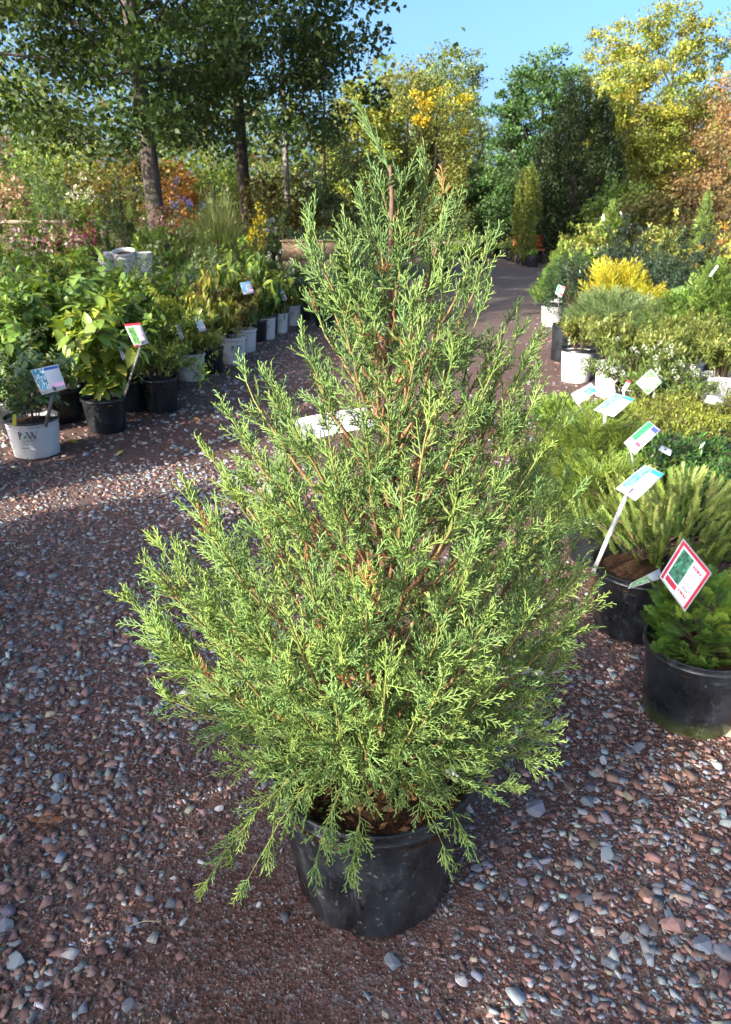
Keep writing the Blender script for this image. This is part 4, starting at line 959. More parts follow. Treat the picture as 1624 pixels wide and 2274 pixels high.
hid('bigleaf_shrub', 'shrub with large smooth green leaves rising above the bed', 195, 580, 6.4, lambda h: B(h, .42, nst=8, m=4, shape=OVATE, L=.15, pal=MED + SAGE[:1], per=6, sper=3, ldroop=.25, stem=(.07, .04, .03), objs='smooth'))
hid('arching_shrub', 'dense lime green small leaved shrub behind the black pots', 345, 635, 6.7, lambda h: B(h, .55, nst=18, m=7, shape=LANCE, L=.062, pal=YLG + BRT, per=12, sper=7, droop=.3))
hid('small_shrub', 'yellow green twiggy shrub behind the lime green one', 280, 575, 7.6, lambda h: B(h, .55, nst=18, m=7, shape=LANCE, L=.06, pal=BRT + SAGE, per=12, sper=7, droop=.2))
hid('bigleaf_shrub', 'bright green shrub with upright leaf tips in the middle of the left bed', 355, 580, 7.9, lambda h: B(h, .40, nst=9, m=4, shape=OVATE, L=.12, pal=BRT + MED, per=6, sper=4))
hid('broadleaf_shrub', 'soft green leafy shrub at the far left under the hydrangeas', 60, 545, 7.4, lambda h: B(h, .6, nst=16, m=6, shape=OVATE, L=.10, pal=BRT + SAGE, per=9, sper=5, ldroop=.4))
hid('broadleaf_shrub', 'light green leafy shrub in front of the maroon hydrangea', 170, 540, 7.9, lambda h: B(h, .55, nst=16, m=6, shape=OVATE, L=.09, pal=BRT + YLG[:1], per=9, sper=5, ldroop=.5))
hid('dogwood_shrub', 'dogwood with drooping bright green leaves behind the white pots', 560, 555, 9.6, lambda h: B(h, .42, nst=9, m=4, shape=DROOP, L=.14, pal=BRT + MED, per=7, sper=4, ldroop=1.5, stem=(.15, .05, .04), objs='dogg'))
hid('dogwood_shrub', 'dogwood with long hanging lime leaves left of its bright green twin', 500, 560, 9.0, lambda h: B(h, .40, nst=8, m=4, shape=DROOP, L=.13, pal=BRT + YLG, per=7, sper=4, ldroop=1.5, stem=(.15, .05, .04)))
hid('dogwood_shrub', 'yellow leaved dogwood with a few brown leaves above the white pots', 440, 600, 8.2, lambda h: B(h, .38, nst=9, m=4, shape=DROOP, L=.11, pal=YLG + [(.24, .2, .05)], per=7, sper=5, ldroop=1.3, stem=(.16, .05, .04), tipcol=[(.16, .07, .04), (.28, .25, .05)]))
hid('sage_shrub', 'fine grey green perennial below the ornamental grass', 440, 545, 9.5, lambda h: B(h, .55, nst=20, m=8, shape=NARROW, L=.06, pal=SAGE, per=16, sper=9))
hid('sage_shrub', 'grey green perennial with tiny white flowers left of the grass', 360, 540, 9.6, lambda h: B(h, .55, nst=20, m=8, shape=NARROW, L=.06, pal=SAGE, per=16, sper=9, flowers=([(.6, .6, .6)], .018, 14)))
hid('sage_shrub', 'spreading grey green perennial right of the goldenrod', 625, 490, 12.0, lambda h: B(h, .6, nst=20, m=8, shape=NARROW, L=.07, pal=SAGE + MED, per=16, sper=9, flowers=([(.18, .16, .45), (.4, .36, .5)], .03, 9)))
hid('sage_shrub', 'grey green shrub near the wooden crate with white blossoms', 615, 560, 10.9, lambda h: B(h, .42, nst=18, m=8, shape=NARROW, L=.06, pal=SAGE, per=14, sper=8, flowers=([(.6, .6, .58)], .028, 7)))
hid('ornamental_grass', 'tall clump of fine arching green grass in the left bed', 478, 395, 11.3, lambda h: (lambda root, r, z0: grass(root, r, h, .62, z0, 1100, [(.14, .18, .05), (.18, .21, .07), (.10, .14, .04)], 40)), 'black', .3, .17)
hid('aster_plant', 'blue flowered aster left of the tall grass', 405, 405, 11.6, lambda h: B(h, .45, nst=20, m=6, shape=NARROW, L=.07, pal=SAGE, per=14, sper=7, flowers=([(.16, .17, .48), (.22, .22, .5)], .045, 11)))
hid('goldenrod_plant', 'goldenrod with yellow flower spikes right of the tall grass', 572, 462, 11.2, lambda h: B(h, .24, nst=14, m=4, shape=LANCE, L=.07, pal=MED + YLG, per=12, sper=6, flowers=([(.55, .42, .01), (.45, .36, .02)], .05, 18)))
hid('leafy_perennial', 'deep green arching perennial directly left of the tall grass top', 445, 385, 12.2, lambda h: B(h, .42, nst=14, m=5, shape=OVATE, L=.10, pal=BRT + MED, per=9, sper=5, droop=.5))
hid('hydrangea_shrub', 'hydrangea with faded pink flower heads at the left', 120, 505, 8.8, lambda h: B(h, .5, nst=16, m=4, shape=OVATE, L=.10, pal=BRT + MED, per=8, sper=4, flowers=([(.34, .16, .16), (.40, .24, .20), (.45, .38, .30)], .08, 12)))
hid('hydrangea_shrub', 'hydrangea with pale pink and cream heads at the left edge', 15, 480, 8.4, lambda h: B(h, .5, nst=16, m=4, shape=OVATE, L=.10, pal=BRT + MED, per=8, sper=4, flowers=([(.50, .40, .34), (.45, .28, .26), (.22, .07, .09)], .085, 10)))
hid('hydrangea_shrub', 'hydrangea with maroon flower heads beside the white pots', 180, 520, 9.2, lambda h: B(h, .42, nst=14, m=4, shape=OVATE, L=.09, pal=BRT + MED, per=8, sper=4, flowers=([(.17, .03, .05), (.25, .07, .09)], .075, 13)))
hid('columnar_shrub', 'dark green upright shrub standing in a white pot left of the oak', 243, 395, 10.2, lambda h: B(h, .24, nst=18, m=8, shape=NARROW, L=.06, pal=[(.05, .085, .03), (.065, .10, .04)], per=18, sper=9, vase=.3, stem=(.05, .04, .03)), 'white', .30, .15)
hid('twiggy_shrub', 'olive twiggy shrub in front of the wooden bench', 120, 415, 11.2, lambda h: B(h, .5, nst=22, m=9, shape=NARROW, L=.06, pal=[(.08, .10, .03), (.10, .12, .04)], per=14, sper=8, stem=(.10, .07, .05)))
hid('round_topiary', 'round topped green topiary at the far left', 95, 345, 13.0, lambda h: K(h, .42, kind='feather', n=420, L=.18, pal=[(.055, .11, .04), (.07, .13, .045)], shape='globe'))
hid('twiggy_shrub', 'green twiggy shrub left of the oak base', 312, 410, 12.2, lambda h: B(h, .42, nst=20, m=8, shape=NARROW, L=.07, pal=MED + OLV, per=14, sper=8))
hid('broadleaf_shrub', 'pale green shrub in front of the oak base', 330, 470, 10.8, lambda h: B(h, .5, nst=16, m=6, shape=OVATE, L=.08, pal=BRT, per=9, sper=6, flowers=([(.36, .2, .2)], .06, 6)))
hid('hydrangea_shrub', 'hydrangea with dusty rose heads right of the oak base', 385, 430, 11.8, lambda h: B(h, .45, nst=14, m=4, shape=OVATE, L=.09, pal=MED, per=8, sper=4, flowers=([(.28, .14, .13), (.22, .12, .10)], .08, 12)))
hid('broadleaf_shrub', 'light green shrub with white flowers behind the dark upright shrub', 180, 395, 12.6, lambda h: B(h, .5, nst=14, m=5, shape=OVATE, L=.10, pal=BRT + LGR, per=8, sper=5, flowers=([(.6, .58, .52)], .06, 8)))
hid('broadleaf_shrub', 'shadowed green shrub behind the goldenrod', 600, 430, 13.5, lambda h: B(h, .6, nst=16, m=7, shape=LANCE, L=.09, pal=MED + SAGE, per=12, sper=7))
hid('spreading_juniper', 'dark blue green juniper behind the wooden crate', 700, 500, 12.8, lambda h: K(h, .65, kind='feather', n=420, L=.24, pal=[(.04, .075, .04), (.055, .09, .045)], shape='globe'))
hid('spreading_juniper', 'dark low juniper in front of the wooden crate', 718, 600, 10.9, lambda h: K(h, .34, kind='feather', n=300, L=.17, pal=[(.05, .09, .04), (.065, .11, .05)], shape='globe'))
hid('broadleaf_shrub', 'yellow green shrub seen between crate and juniper top', 760, 470, 14.5, lambda h: B(h, .6, nst=16, m=6, shape=OVATE, L=.09, pal=YLG + BRT, per=10, sper=6))
hid('dried_hydrangea', 'tall hydrangea standard with dried tan flower heads at left edge', 8, 335, 10.4, lambda h: B(h, .26, nst=12, m=2, shape=OVATE, L=.07, pal=[(.20, .13, .06), (.24, .17, .09)], per=6, sper=3, flowers=([(.34, .23, .13), (.40, .29, .18)], .10, 12)), 'white', .30, .15)
for (px, py, yy, rad, sh, L, pal, lab) in ((150, 660, 5.95, .36, OVATE, .07, MED + BRT, 'leafy green shrub in the gap between the near white and black pots'), (260, 640, 6.0, .45, OVATE, .08, BRT + MED, 'bright leafy shrub behind the near black pot'),
        (400, 660, 7.4, .4, LANCE, .06, YLG + BRT, 'lime shrub behind the variegated one'), (250, 600, 7.0, .5, OVATE, .08, MED + BRT, 'broad green shrub in the middle of the left bed'), (130, 570, 6.9, .5, OVATE, .08, BRT, 'fresh green shrub left of the smooth leaved one'),
        (20, 590, 6.2, .5, OVATE, .09, BRT + MED, 'fresh green shrub at the left edge behind the first row'), (410, 590, 8.6, .5, LANCE, .07, SAGE + BRT, 'soft green shrub behind the yellow dogwood'), (300, 600, 8.2, .5, OVATE, .07, BRT + SAGE, 'soft leafy shrub before the low bench'),
        (220, 590, 8.6, .45, OVATE, .07, BRT + MED, 'leafy shrub directly before the empty white pots'), (340, 520, 10.4, .55, LANCE, .07, SAGE + MED, 'grey green shrub right of the low bench'), (470, 520, 10.4, .5, LANCE, .07, SAGE + BRT, 'soft green shrub at the foot of the tall grass'),
        (530, 520, 10.6, .45, OVATE, .09, BRT, 'lime leaved shrub below the goldenrod'), (590, 590, 10.2, .4, OVATE, .08, BRT + YLG, 'lime shrub behind the feathery one'), (650, 590, 11.3, .4, LANCE, .07, SAGE, 'grey green shrub before the wooden crate'),
        (40, 520, 9.6, .55, OVATE, .08, BRT + MED, 'green shrub below the pale hydrangea'), (160, 450, 11.0, .45, OVATE, .08, BRT + LGR, 'light green shrub hiding the plank bench'), (60, 440, 11.2, .4, OVATE, .08, MED + LGR, 'green shrub before the left end of the plank bench'), (215, 470, 10.6, .4, NARROW, .07, OLV + MED, 'olive shrub beside the dark upright one')):
    hid('leafy_shrub', lab, px, py, yy, lambda h: B(h, rad, nst=18, m=8, shape=sh, L=L, pal=pal, per=10, sper=7, ldroop=.35))
# right-hand bed
x, y, _ = G(1528, 1643); stock('globe_arborvitae', 'bright green globe arborvitae in the mossy black pot nearest at right', x + .05, y + .135, 'moss', .275, .168,
    lambda root, r, z0: conifer(root, r, z0 + .27, .185, z0, 'arbor', 560, .066, [(.11, .20, .032), (.14, .24, .04), (.085, .165, .03)], 'globe', .6, [(.22, .33, .05)], objs='arbor', inner=.4), GR, None, .14, 0, 40)
x, y, _ = G(1400, 1436); stock('yew_shrub', 'yew with long needled shoots in the second black pot from right corner', x + .06, y + .15, 'black', .28, .19,
    lambda root, r, z0: conifer(root, r, z0 + .34, .36, z0 + .05, 'yew', 560, .125, [(.15, .20, .04), (.18, .23, .05), (.105, .155, .035)], 'globe', .9, [(.25, .29, .08)], objs='yew', inner=.3, off=(.17, .12)), GR, None, .15, 0, 40)
def onright(name, label, px, py, y, fn_h, style='black', **k): hid(name, label, px, py, y, fn_h, style, group=GR, **k)
onright('lacy_cypress', 'lacy yellow green cypress spreading over the path edge', 1330, 925, 3.55, lambda h: K(h, .42, kind='feather', n=620, L=.18, pal=[(.13, .18, .03), (.16, .21, .035), (.10, .155, .03)], shape='spread', upb=.25, inner=.35), H=.30)
onright('lacy_cypress', 'lower lacy cypress with orange twig behind the blue sign', 1350, 1020, 3.15, lambda h: K(h, .36, kind='feather', n=460, L=.16, pal=[(.085, .15, .03), (.11, .18, .035)], shape='spread', upb=.2, inner=.35, tip=[(.14, .2, .035)]), H=.25)
onright('broadleaf_evergreen', 'glossy dark green evergreen with rounded leaves by the green striped sign', 1500, 1000, 3.45, lambda h: B(h, .48, nst=34, m=9, shape=SMALLOV, L=.040, pal=[(.05, .12, .022), (.065, .145, .028), (.04, .10, .02)], per=14, sper=10, mat='gloss_leaf', shootL=.35), H=.28)
onright('broadleaf_evergreen', 'glossy green evergreen cut by the right frame edge', 1640, 1030, 3.2, lambda h: B(h, .40, nst=30, m=8, shape=SMALLOV, L=.040, pal=[(.05, .115, .022), (.06, .135, .028)], per=14, sper=9, mat='gloss_leaf', shootL=.35), H=.28)
onright('boxwood_shrub', 'yellow green boxwood hummock below the holly bushes', 1530, 905, 4.4, lambda h: B(h, .52, nst=44, m=10, shape=SMALLOV, L=.028, pal=[(.20, .24, .03), (.25, .28, .04), (.14, .19, .03)], per=16, sper=11, shootL=.35), H=.26)
onright('boxwood_shrub', 'yellow green boxwood hummock at the right edge', 1630, 890, 4.3, lambda h: B(h, .42, nst=34, m=9, shape=SMALLOV, L=.028, pal=[(.20, .24, .03), (.24, .27, .04)], per=16, sper=10, shootL=.35), H=.26)
onright('globe_arborvitae', 'bright bushy arborvitae below the white lettered pot', 1268, 885, 4.95, lambda h: K(h, .30, kind='arbor', n=320, L=.12, pal=[(.13, .21, .03), (.16, .24, .04), (.09, .16, .03)], shape='globe'), H=.2)
onright('globe_arborvitae', 'bright arborvitae under the two tilted blue signs', 1390, 900, 4.7, lambda h: K(h, .42, kind='feather', n=420, L=.15, pal=[(.15, .21, .03), (.18, .23, .04)], shape='globe'), H=.2)
x, y, _ = G(1283, 855); stock('inkberry_holly', 'olive leaved holly in a white lettered pot on the right', x + .02, y + .17, 'white', .33, .165,
    B(top(715, 6.9), .27, nst=18, m=8, shape=LANCE, L=.045, pal=[(.16, .18, .045), (.19, .21, .055), (.12, .15, .035)], per=16, sper=10, ldroop=-.1, tipcol=[(.24, .27, .07)], vase=.35, shup=1.6), GR, -math.pi / 2 + .35)
for (px, py, yy, lab) in ((1375, 700, 6.5, 'upright olive holly right of the white lettered pot'), (1480, 745, 6.1, 'olive holly in the middle of the holly row'), (1545, 690, 6.6, 'tallest olive holly with pale shoot tips'), (1620, 735, 6.0, 'olive holly touching the right edge')):
    onright('inkberry_holly', lab, px, py, yy, lambda h: B(h, .36, nst=26, m=9, shape=LANCE, L=.046, pal=[(.13, .175, .04), (.16, .20, .048), (.10, .14, .032)], per=16, sper=10, ldroop=-.1, tipcol=[(.24, .27, .07)], vase=.35, shup=1.6, flowers=([(.6, .6, .58)], .014, 0)), 'white', H=.3)
x, y, _ = G(1257, 803); stock('soft_cypress', 'soft grey green cypress in the slim black pot behind the white one', x - .03, y + .1, 'black', .40, .13,
    K(top(690, 8.2), .30, off=(.34, .1), kind='feather', n=420, L=.19, pal=[(.09, .14, .05), (.11, .16, .055)], shape='globe'), GR, None, .115)
onright('soft_cypress', 'rounded grey green cypress below the golden one', 1358, 640, 8.3, lambda h: K(h, .50, kind='feather', n=650, L=.2, pal=[(.10, .15, .055), (.12, .17, .06), (.085, .13, .05)], shape='globe'))
onright('soft_cypress', 'grey green cypress between gold cypress and holly row', 1430, 660, 7.9, lambda h: K(h, .55, kind='feather', n=600, L=.2, pal=[(.095, .145, .055), (.115, .165, .06)], shape='globe'))
onright('golden_cypress', 'golden yellow threadleaf cypress glowing in the right bed', 1375, 583, 9.0, lambda h: K(h, .38, kind='feather', n=460, L=.30, lobes=5, pal=[(.36, .33, .025), (.42, .36, .03), (.26, .27, .03)], shape='vase', upb=.7), H=.3)
onright('golden_cypress', 'smaller golden cypress right of the large one', 1440, 632, 8.7, lambda h: K(h, .32, kind='feather', n=320, L=.2, pal=[(.36, .33, .025), (.30, .30, .03)], shape='vase', upb=.7), H=.3)
x, y, _ = G(1222, 727); stock('young_arborvitae', 'young soft green arborvitae in the far white pot on the right', x + .05, y + .15, 'white', .32, .17,
    lambda root, r, z0: conifer(root, r, top(575, 10.9), .34, z0 + .14, kind='arbor', n=420, L=.2, pal=[(.10, .17, .035), (.085, .15, .03)], shape='cone'), GR)
x, y, _ = G(1247, 740); stock('dark_columnar_yew', 'narrow dark green yew in the small black pot beside the far white pot', x + .12, y + .2, 'black', .34, .12,
    K(top(540, 10.4), .36, kind='fir', n=620, L=.2, pal=[(.028, .055, .026), (.035, .065, .03)], shape='column', upb=2.0), GR)
x, y, _ = G(1207, 690); stock('young_arborvitae', 'leafy arborvitae in a white pot beside the path, partly hidden', x + .25, y + .15, 'white', .3, .15,
    K(top(540, 12.3), .34, kind='arbor', n=460, L=.22, pal=[(.12, .19, .035), (.15, .21, .04)], shape='cone'), GR)
for (px, py, yy, rad, col, lab) in ((1345, 545, 9.9, .50, [(.022, .036, .022), (.03, .045, .028)], 'dark holly left of the golden cypress'), (1400, 468, 10.8, .52, [(.020, .034, .020), (.028, .044, .026)], 'tall dark holly behind the golden cypress'),
                                  (1540, 470, 9.4, .55, [(.022, .038, .022), (.03, .046, .026)], 'tall dark holly at the right of the bed')):
    onright('dark_holly', lab, px, py, yy, lambda h: B(h, rad, nst=30, m=10, shape=SMALLOV, L=.05, pal=col, per=16, sper=11, mat='gloss_leaf', shootL=.35, stem=(.03, .025, .02)), H=.3)
onright('dark_columnar_yew', 'dark upright yew right of the golden cypress', 1465, 560, 9.2, lambda h: K(h, .48, kind='fir', n=800, L=.2, pal=[(.024, .048, .026), (.03, .058, .03)], shape='column', upb=2.0), H=.3)
onright('young_arborvitae', 'broad green arborvitae at the right edge of the bed', 1600, 575, 7.6, lambda h: K(h, .62, kind='arbor', n=700, L=.2, pal=[(.095, .16, .03), (.12, .19, .035), (.075, .13, .03)], shape='cone', lobes=4), H=.3)
onright('young_arborvitae', 'green arborvitae behind the holly row', 1510, 640, 7.7, lambda h: K(h, .5, kind='arbor', n=500, L=.18, pal=[(.085, .15, .03), (.11, .18, .035)], shape='cone', lobes=4), H=.3)
for (px, py, yy, rad, pal, lab) in ((1290, 500, 13.2, .50, YLG + BRT, 'pale leaved shrub with upright tips beside the path bend'), (1330, 485, 12.2, .55, BRT, 'bright leafy shrub left of the dark hollies'), (1455, 500, 11.6, .6, BRT + YLG, 'sunlit light green shrub between the dark hollies'),
                                 (1490, 450, 12.6, .5, MED + YLG, 'thin leaved shrub rising between the dark hollies'), (1620, 505, 10.2, .55, YLG + [(.36, .30, .15)], 'cream speckled shrub at the right edge'), (1275, 540, 14.5, .42, YLG + [(.3, .26, .14)], 'pale shrub by the orange bench')):
    onright('light_shrub', lab, px, py, yy, lambda h: B(h, rad, nst=22, m=8, shape=OVATE, L=.065, pal=pal, per=12, sper=8, tipcol=[(.30, .31, .08)], vase=.4), H=.3)
onright('nandina_shrub', 'shrub with orange and yellow leaf tips at upper right', 1600, 490, 11.0, lambda h: B(h, .35, nst=18, m=6, shape=LANCE, L=.07, pal=YLG, per=12, sper=7, tipcol=[(.5, .15, .02), (.45, .28, .03)]), H=.3)
onright('young_arborvitae', 'feathery arborvitae with nodding tip behind the pale shrubs', 1365, 440, 12.6, lambda h: K(h, .5, kind='arbor', n=420, L=.25, pal=[(.11, .17, .035), (.14, .2, .04)], shape='cone'), H=.3)
onright('young_arborvitae', 'slender arborvitae with long leader at the far right', 1575, 430, 11.6, lambda h: K(h, .38, kind='arbor', n=300, L=.25, pal=[(.12, .17, .04), (.10, .16, .035)], shape='cone'), H=.3)
onright('light_shrub', 'olive shrub filling the gap above the boxwood', 1420, 790, 5.6, lambda h: B(h, .5, nst=26, m=8, shape=LANCE, L=.05, pal=MED + OLV, per=14, sper=9, flowers=([(.62, .62, .6)], .016, 16)), H=.3)
onright('light_shrub', 'olive shrub with tiny white blossoms under the green diamond sign', 1500, 840, 5.2, lambda h: B(h, .45, nst=24, m=8, shape=LANCE, L=.045, pal=MED + OLV, per=14, sper=9, flowers=([(.62, .62, .6)], .016, 18)), H=.3)
# far end of the path
far = [(1020, 545, 27.5, .5, BRT, 'fern like green plant in a black pot on the far left bench'), (1040, 515, 29, .6, [(.17, .26, .03)], 'bright green plant in the middle of the far display'), (985, 575, 22, .5, [(.4, .34, .03), (.3, .3, .04)], 'yellow plant in a black pot at the far left of the path'),
       (1065, 560, 25.5, .45, YLG, 'gold leaved plant right of the yellow one'), (1100, 545, 29, .4, MED, 'dark green plant in front of the far bushes'), (1125, 535, 28.5, .45, YLG + BRT, 'pale grassy plant below the columnar hornbeam'), (1150, 530, 27.5, .45, BRT + SAGE, 'soft green plant left of the orange bench'), (1165, 545, 26.5, .4, SAGE, 'grey green plant in the far black pot row')]
for (px, py, yy, rad, pal, lab) in far:
    hid('far_plant', lab, px, py, yy, lambda h: B(h, rad, nst=14, m=5, shape=LANCE, L=.12, pal=pal, per=10, sper=6, droop=.3), group=GF, H=.3, Rt=.2)
blk = [(1128, 565, 28.0), (1142, 568, 27.0), (1156, 571, 26.0), (1168, 574, 25.2), (1180, 577, 24.4), (1192, 580, 23.6)]
for i, (px, py, yy) in enumerate(blk):
    stock('low_perennial', ['leftmost and farthest', 'second from left', 'third from left', 'fourth from left', 'fifth from left', 'rightmost and nearest'][i] + ' black pot in the row before the orange bench', at(px, yy), yy, 'black', .32, .2, B(.5, .22, nst=8, m=3, shape=LANCE, L=.1, pal=[SAGE, MED, BRT][i % 3], per=6, sper=4), GF)
bn = thing('orange_bench', 'weathered orange bench at the end of the right bed', 'bench', (at(1190, 25), 25.6, 0))
mb = MB(); box(mb, (0, 0, .42), (1.0, .40, .05)); put('seat', mb, M['orange'], bn)
for i in range(3):
    mb = MB(); box(mb, (0, .2, .55 + i * .13), (1.0, .035, .11)); put('back_slat', mb, M['orange'], bn)
for sx in (-.44, .44):
    for sy in (-.15, .17):
        mb = MB(); box(mb, (sx, sy, .198), (.06, .06, .394)); put('leg', mb, M['dark_bark'], bn)
# benches, crate
def slat_bench(label, x0, x1, y, z, rz=0.0):
    b = thing('plank_bench', label, 'bench', ((x0 + x1) / 2, y, 0), None, rz); L = x1 - x0
    for i in range(3):
        mb = MB(); box(mb, (0, -.25 + i * .25, z), (L, .2, .04)); put('plank', mb, M['grey_wood'], b)
    for sx in np.linspace(-L / 2 + .1, L / 2 - .1, 3):
        mb = MB(); box(mb, (sx, -.27, z / 2 - .012), (.09, .09, z - .024)); put('post', mb, M['grey_wood'], b)
slat_bench('grey plank bench behind the hydrangeas at left', at(-30, 11.8), at(250, 11.8), 11.9, top(492, 11.8))
slat_bench('low plank table at the far end of the path', at(960, 28), at(1090, 28), 28.3, .55)
cr = thing('wooden_crate', 'tan wooden crate with a round dark end half hidden by the juniper', 'crate', (px_x(690, 575, 11.9), 12.0, 0)); zc = top(536, 11.9)
for i in range(4):
    mb = MB(); box(mb, (0, -.28, .08 + (zc - .08) * (i + .5) / 4), (.82, .03, (zc - .08) / 4 - .012)); put('board', mb, M['wood'], cr)
for s in (-1, 1):
    mb = MB(); box(mb, (s * .40, 0, zc / 2 + .02), (.03, .53, zc - .06)); put('side_board', mb, M['wood'], cr)
mb = MB(); box(mb, (0, 0, zc + .012), (.88, .62, .025)); put('lid', mb, M['wood'], cr)
mb = MB(); lathe(mb, [(.0, -.01), (.15, -.01), (.15, .012), (.0, .012)], 20, (1, 1, 1)); o = put('round_cap', mb, M['stake_grey'], cr); o.rotation_euler = (math.pi / 2, 0, 0); o.location = (.22, -.302, zc * .52)
# spare white pots on a low bench in the left bed
slat_bench('low grey bench carrying the empty white pots', at(205, 9.7), at(325, 9.7), 9.75, top(566, 9.7) - .24)
for (px, yy, s, rx, lab) in ((228, 9.75, .135, 0, 'empty white pot at the left end of the low bench'), (268, 9.65, .14, .25, 'empty white pot leaning in the middle of the low bench'), (305, 9.75, .13, 0, 'empty white pot at the right end of the low bench')):
    seedc[0] += 1
    o = thing('empty_pot', lab, 'pot', (at(px, yy), yy, top(566, 9.7) - .218 + (.03 if rx else 0)), 'empty white pots on the low bench'); pot(o, 'white', .25, s, s * .82, -math.pi / 2 + .4); o.rotation_euler = (rx, 0, 0)

# ------------------------------------------------------------------ printed signs
F1 = (-.25, -.62, .74)
sign('white plant sign with teal flower photo and blue band on the near white pot', [(66.6 + 26, 877), (148, 862.6), (128, 809), (66.6, 822)], 4.55, (.25, -.8, .5), d_std([(.10, .36, .42), (.30, .55, .60), (.65, .75, .78), (.05, .25, .32)]), G(101, 948, .24), 'stake_grey', .011)
sign('red and white plant sign on grey stake in the black pot', [(299, 770), (330.5, 762), (311, 717), (276, 720)], 5.1, (.2, -.85, .45), [('photo', .06, .1, .5, .86, [(.05, .14, .04), (.08, .2, .05)]), ('r', 0, .9, 1, 1, RED), ('lines', .55, .4, .92, .82, (.5, .3, .32), 5), ('r', .6, .2, .85, .34, (.7, .25, .28)), ('r', 0, 0, .3, .07, RED)], G(275, 885, .25), 'stake_grey', .009)
for (c, yy, lab, nv) in (([(443, 738), (459, 733), (446, 702), (431, 704)], 7.0, 'small blue topped sign among the variegated leaves', (.3, -.85, .4)), ([(401, 757), (409, 750), (399, 721), (390, 722)], 6.8, 'narrow turned sign left of the small blue topped one', (.75, -.6, .3)),
                         ([(541, 654), (565, 650), (555, 624), (533, 628)], 8.4, 'white sign leaning over the bronze shrub', (.2, -.8, .5)), ([(628, 668), (638, 664), (628, 642), (618, 645)], 9.7, 'small sign above the lime green shrub', (.3, -.85, .4)),
                         ([(670, 640), (677, 637), (667, 618), (661, 620)], 11.3, 'thin sign on the slim black pot', (.6, -.7, .3)), ([(272, 800), (283, 797), (270, 768), (263, 772)], 5.25, 'narrow white tag between the large yellow green leaves', (.5, -.8, .3))):
    sign(lab, c, yy, nv, d_std([(.10, .36, .5), (.3, .5, .6)], BLUE), G(np.mean([q[0] for q in c]) + 4, np.mean([q[1] for q in c]) + 55, .25), 'stake_grey', .006)
x2, y2, _ = G(1400, 1436)
sign('blue and white plant sign on tall pale stake beside the yew', [(1368, 1085), (1412, 1112), (1477, 1052), (1432, 1032)], 2.42, F1, d_std([(.08, .36, .66), (.14, .44, .72), (.05, .30, .6)], BLUE), (x2 - .145, y2 + .10, .255), 'metal', .0075)
sign('white sign with teal photo and blue band above the lacy cypress', [(1319, 910), (1363, 926), (1411, 885), (1367, 873)], 3.55, F1, d_std([(.10, .50, .55), (.22, .60, .64), (.06, .38, .44)], BLUE), P(1345, 985, 3.6), 'metal', .0075)
sign('white sign with blue blocks nearest to the path', [(1269, 875), (1283, 899), (1329, 868), (1314, 849)], 4.2, F1, [('photo', .3, .5, .85, .85, [(.05, .36, .66), (.08, .42, .7)]), ('r', .55, .82, .92, .93, BLUE), ('lines', .5, .3, .9, .75, TXT, 5), ('lines', .1, .1, .4, .4, PINK, 3)], P(1306, 930, 4.25), 'metal', .0075)
sign('white sign with dark green photo and red price block', [(1386, 983), (1410, 1009), (1468, 955), (1442, 934)], 3.1, F1, [('photo', .04, .28, .42, .97, [(.03, .22, .08), (.05, .3, .12), (.02, .15, .06)]), ('r', .5, .82, .95, .95, (.04, .06, .38)), ('lines', .48, .36, .92, .8, TXT, 7), ('r', .5, .2, .85, .32, (.72, .06, .12)), ('lines', .06, .05, .3, .2, TXT, 2), ('lines', .5, .05, .9, .12, TXT, 1)], P(1412, 1060, 3.2), 'metal', .007)
sign('green diamond sign standing on its corner by the hollies', [(1439, 877), (1472, 849), (1447, 819), (1413, 849)], 4.9, (-.2, -.8, .56), [('photo', .06, .06, .94, .94, [(.10, .32, .08), (.16, .40, .12), (.07, .24, .06)]), ('poly', [(.06, .42), (.42, .06), (.60, .06), (.94, .30), (.94, .40), (.40, .94), (.28, .94), (.06, .62)], (.8, .81, .8)), ('lines', .3, .42, .75, .62, (.12, .2, .12), 2)], P(1446, 935, 4.95), 'metal', .006)
sign('red bordered diamond sign tilted over the globe arborvitae', [(1465, 1281), (1522, 1359), (1582, 1273), (1518, 1195.5)], 1.93, (-.2, -.82, .54), [('r', .03, .03, .97, .97, RED), ('r', .10, .03, .90, .90, (.74, .76, .8), .0004), ('photo', .14, .22, .50, .86, [(.03, .20, .09), (.06, .28, .14), (.05, .12, .08)]),
     ('r', .14, .08, .50, .19, RED, .0006), ('lines', .56, .70, .88, .84, (.6, .1, .14), 1), ('lines', .58, .36, .86, .66, (.5, .42, .5), 5), ('lines', .56, .12, .86, .24, (.62, .10, .08), 1), ('lines', .6, .26, .8, .32, TXT, 1)], None)
sign('sign with red strip turned edge on beside the teal sign', [(1380, 868), (1388, 870), (1402, 848), (1394, 843)], 4.6, (-.7, -.6, .4), [('r', 0, .8, 1, 1, RED), ('lines', .2, .1, .9, .7, TXT, 5)], P(1388, 930, 4.65), 'metal', .006)
sign('plain white tag lying on the glossy evergreen', [(1463, 999), (1489, 1012), (1494, 999), (1470, 988)], 3.2, (-.1, -.6, .8), [('r', .4, .3, .6, .7, (.15, .2, .16))], None)
sign('green and white sign on the far black square pot', [(1234, 651), (1247, 661), (1257, 637), (1240, 632)], 10.0, (-.2, -.85, .45), d_std([(.05, .25, .1), (.08, .3, .15)], RED, RED), P(1241, 692, 10.05), 'stake_grey', .008)
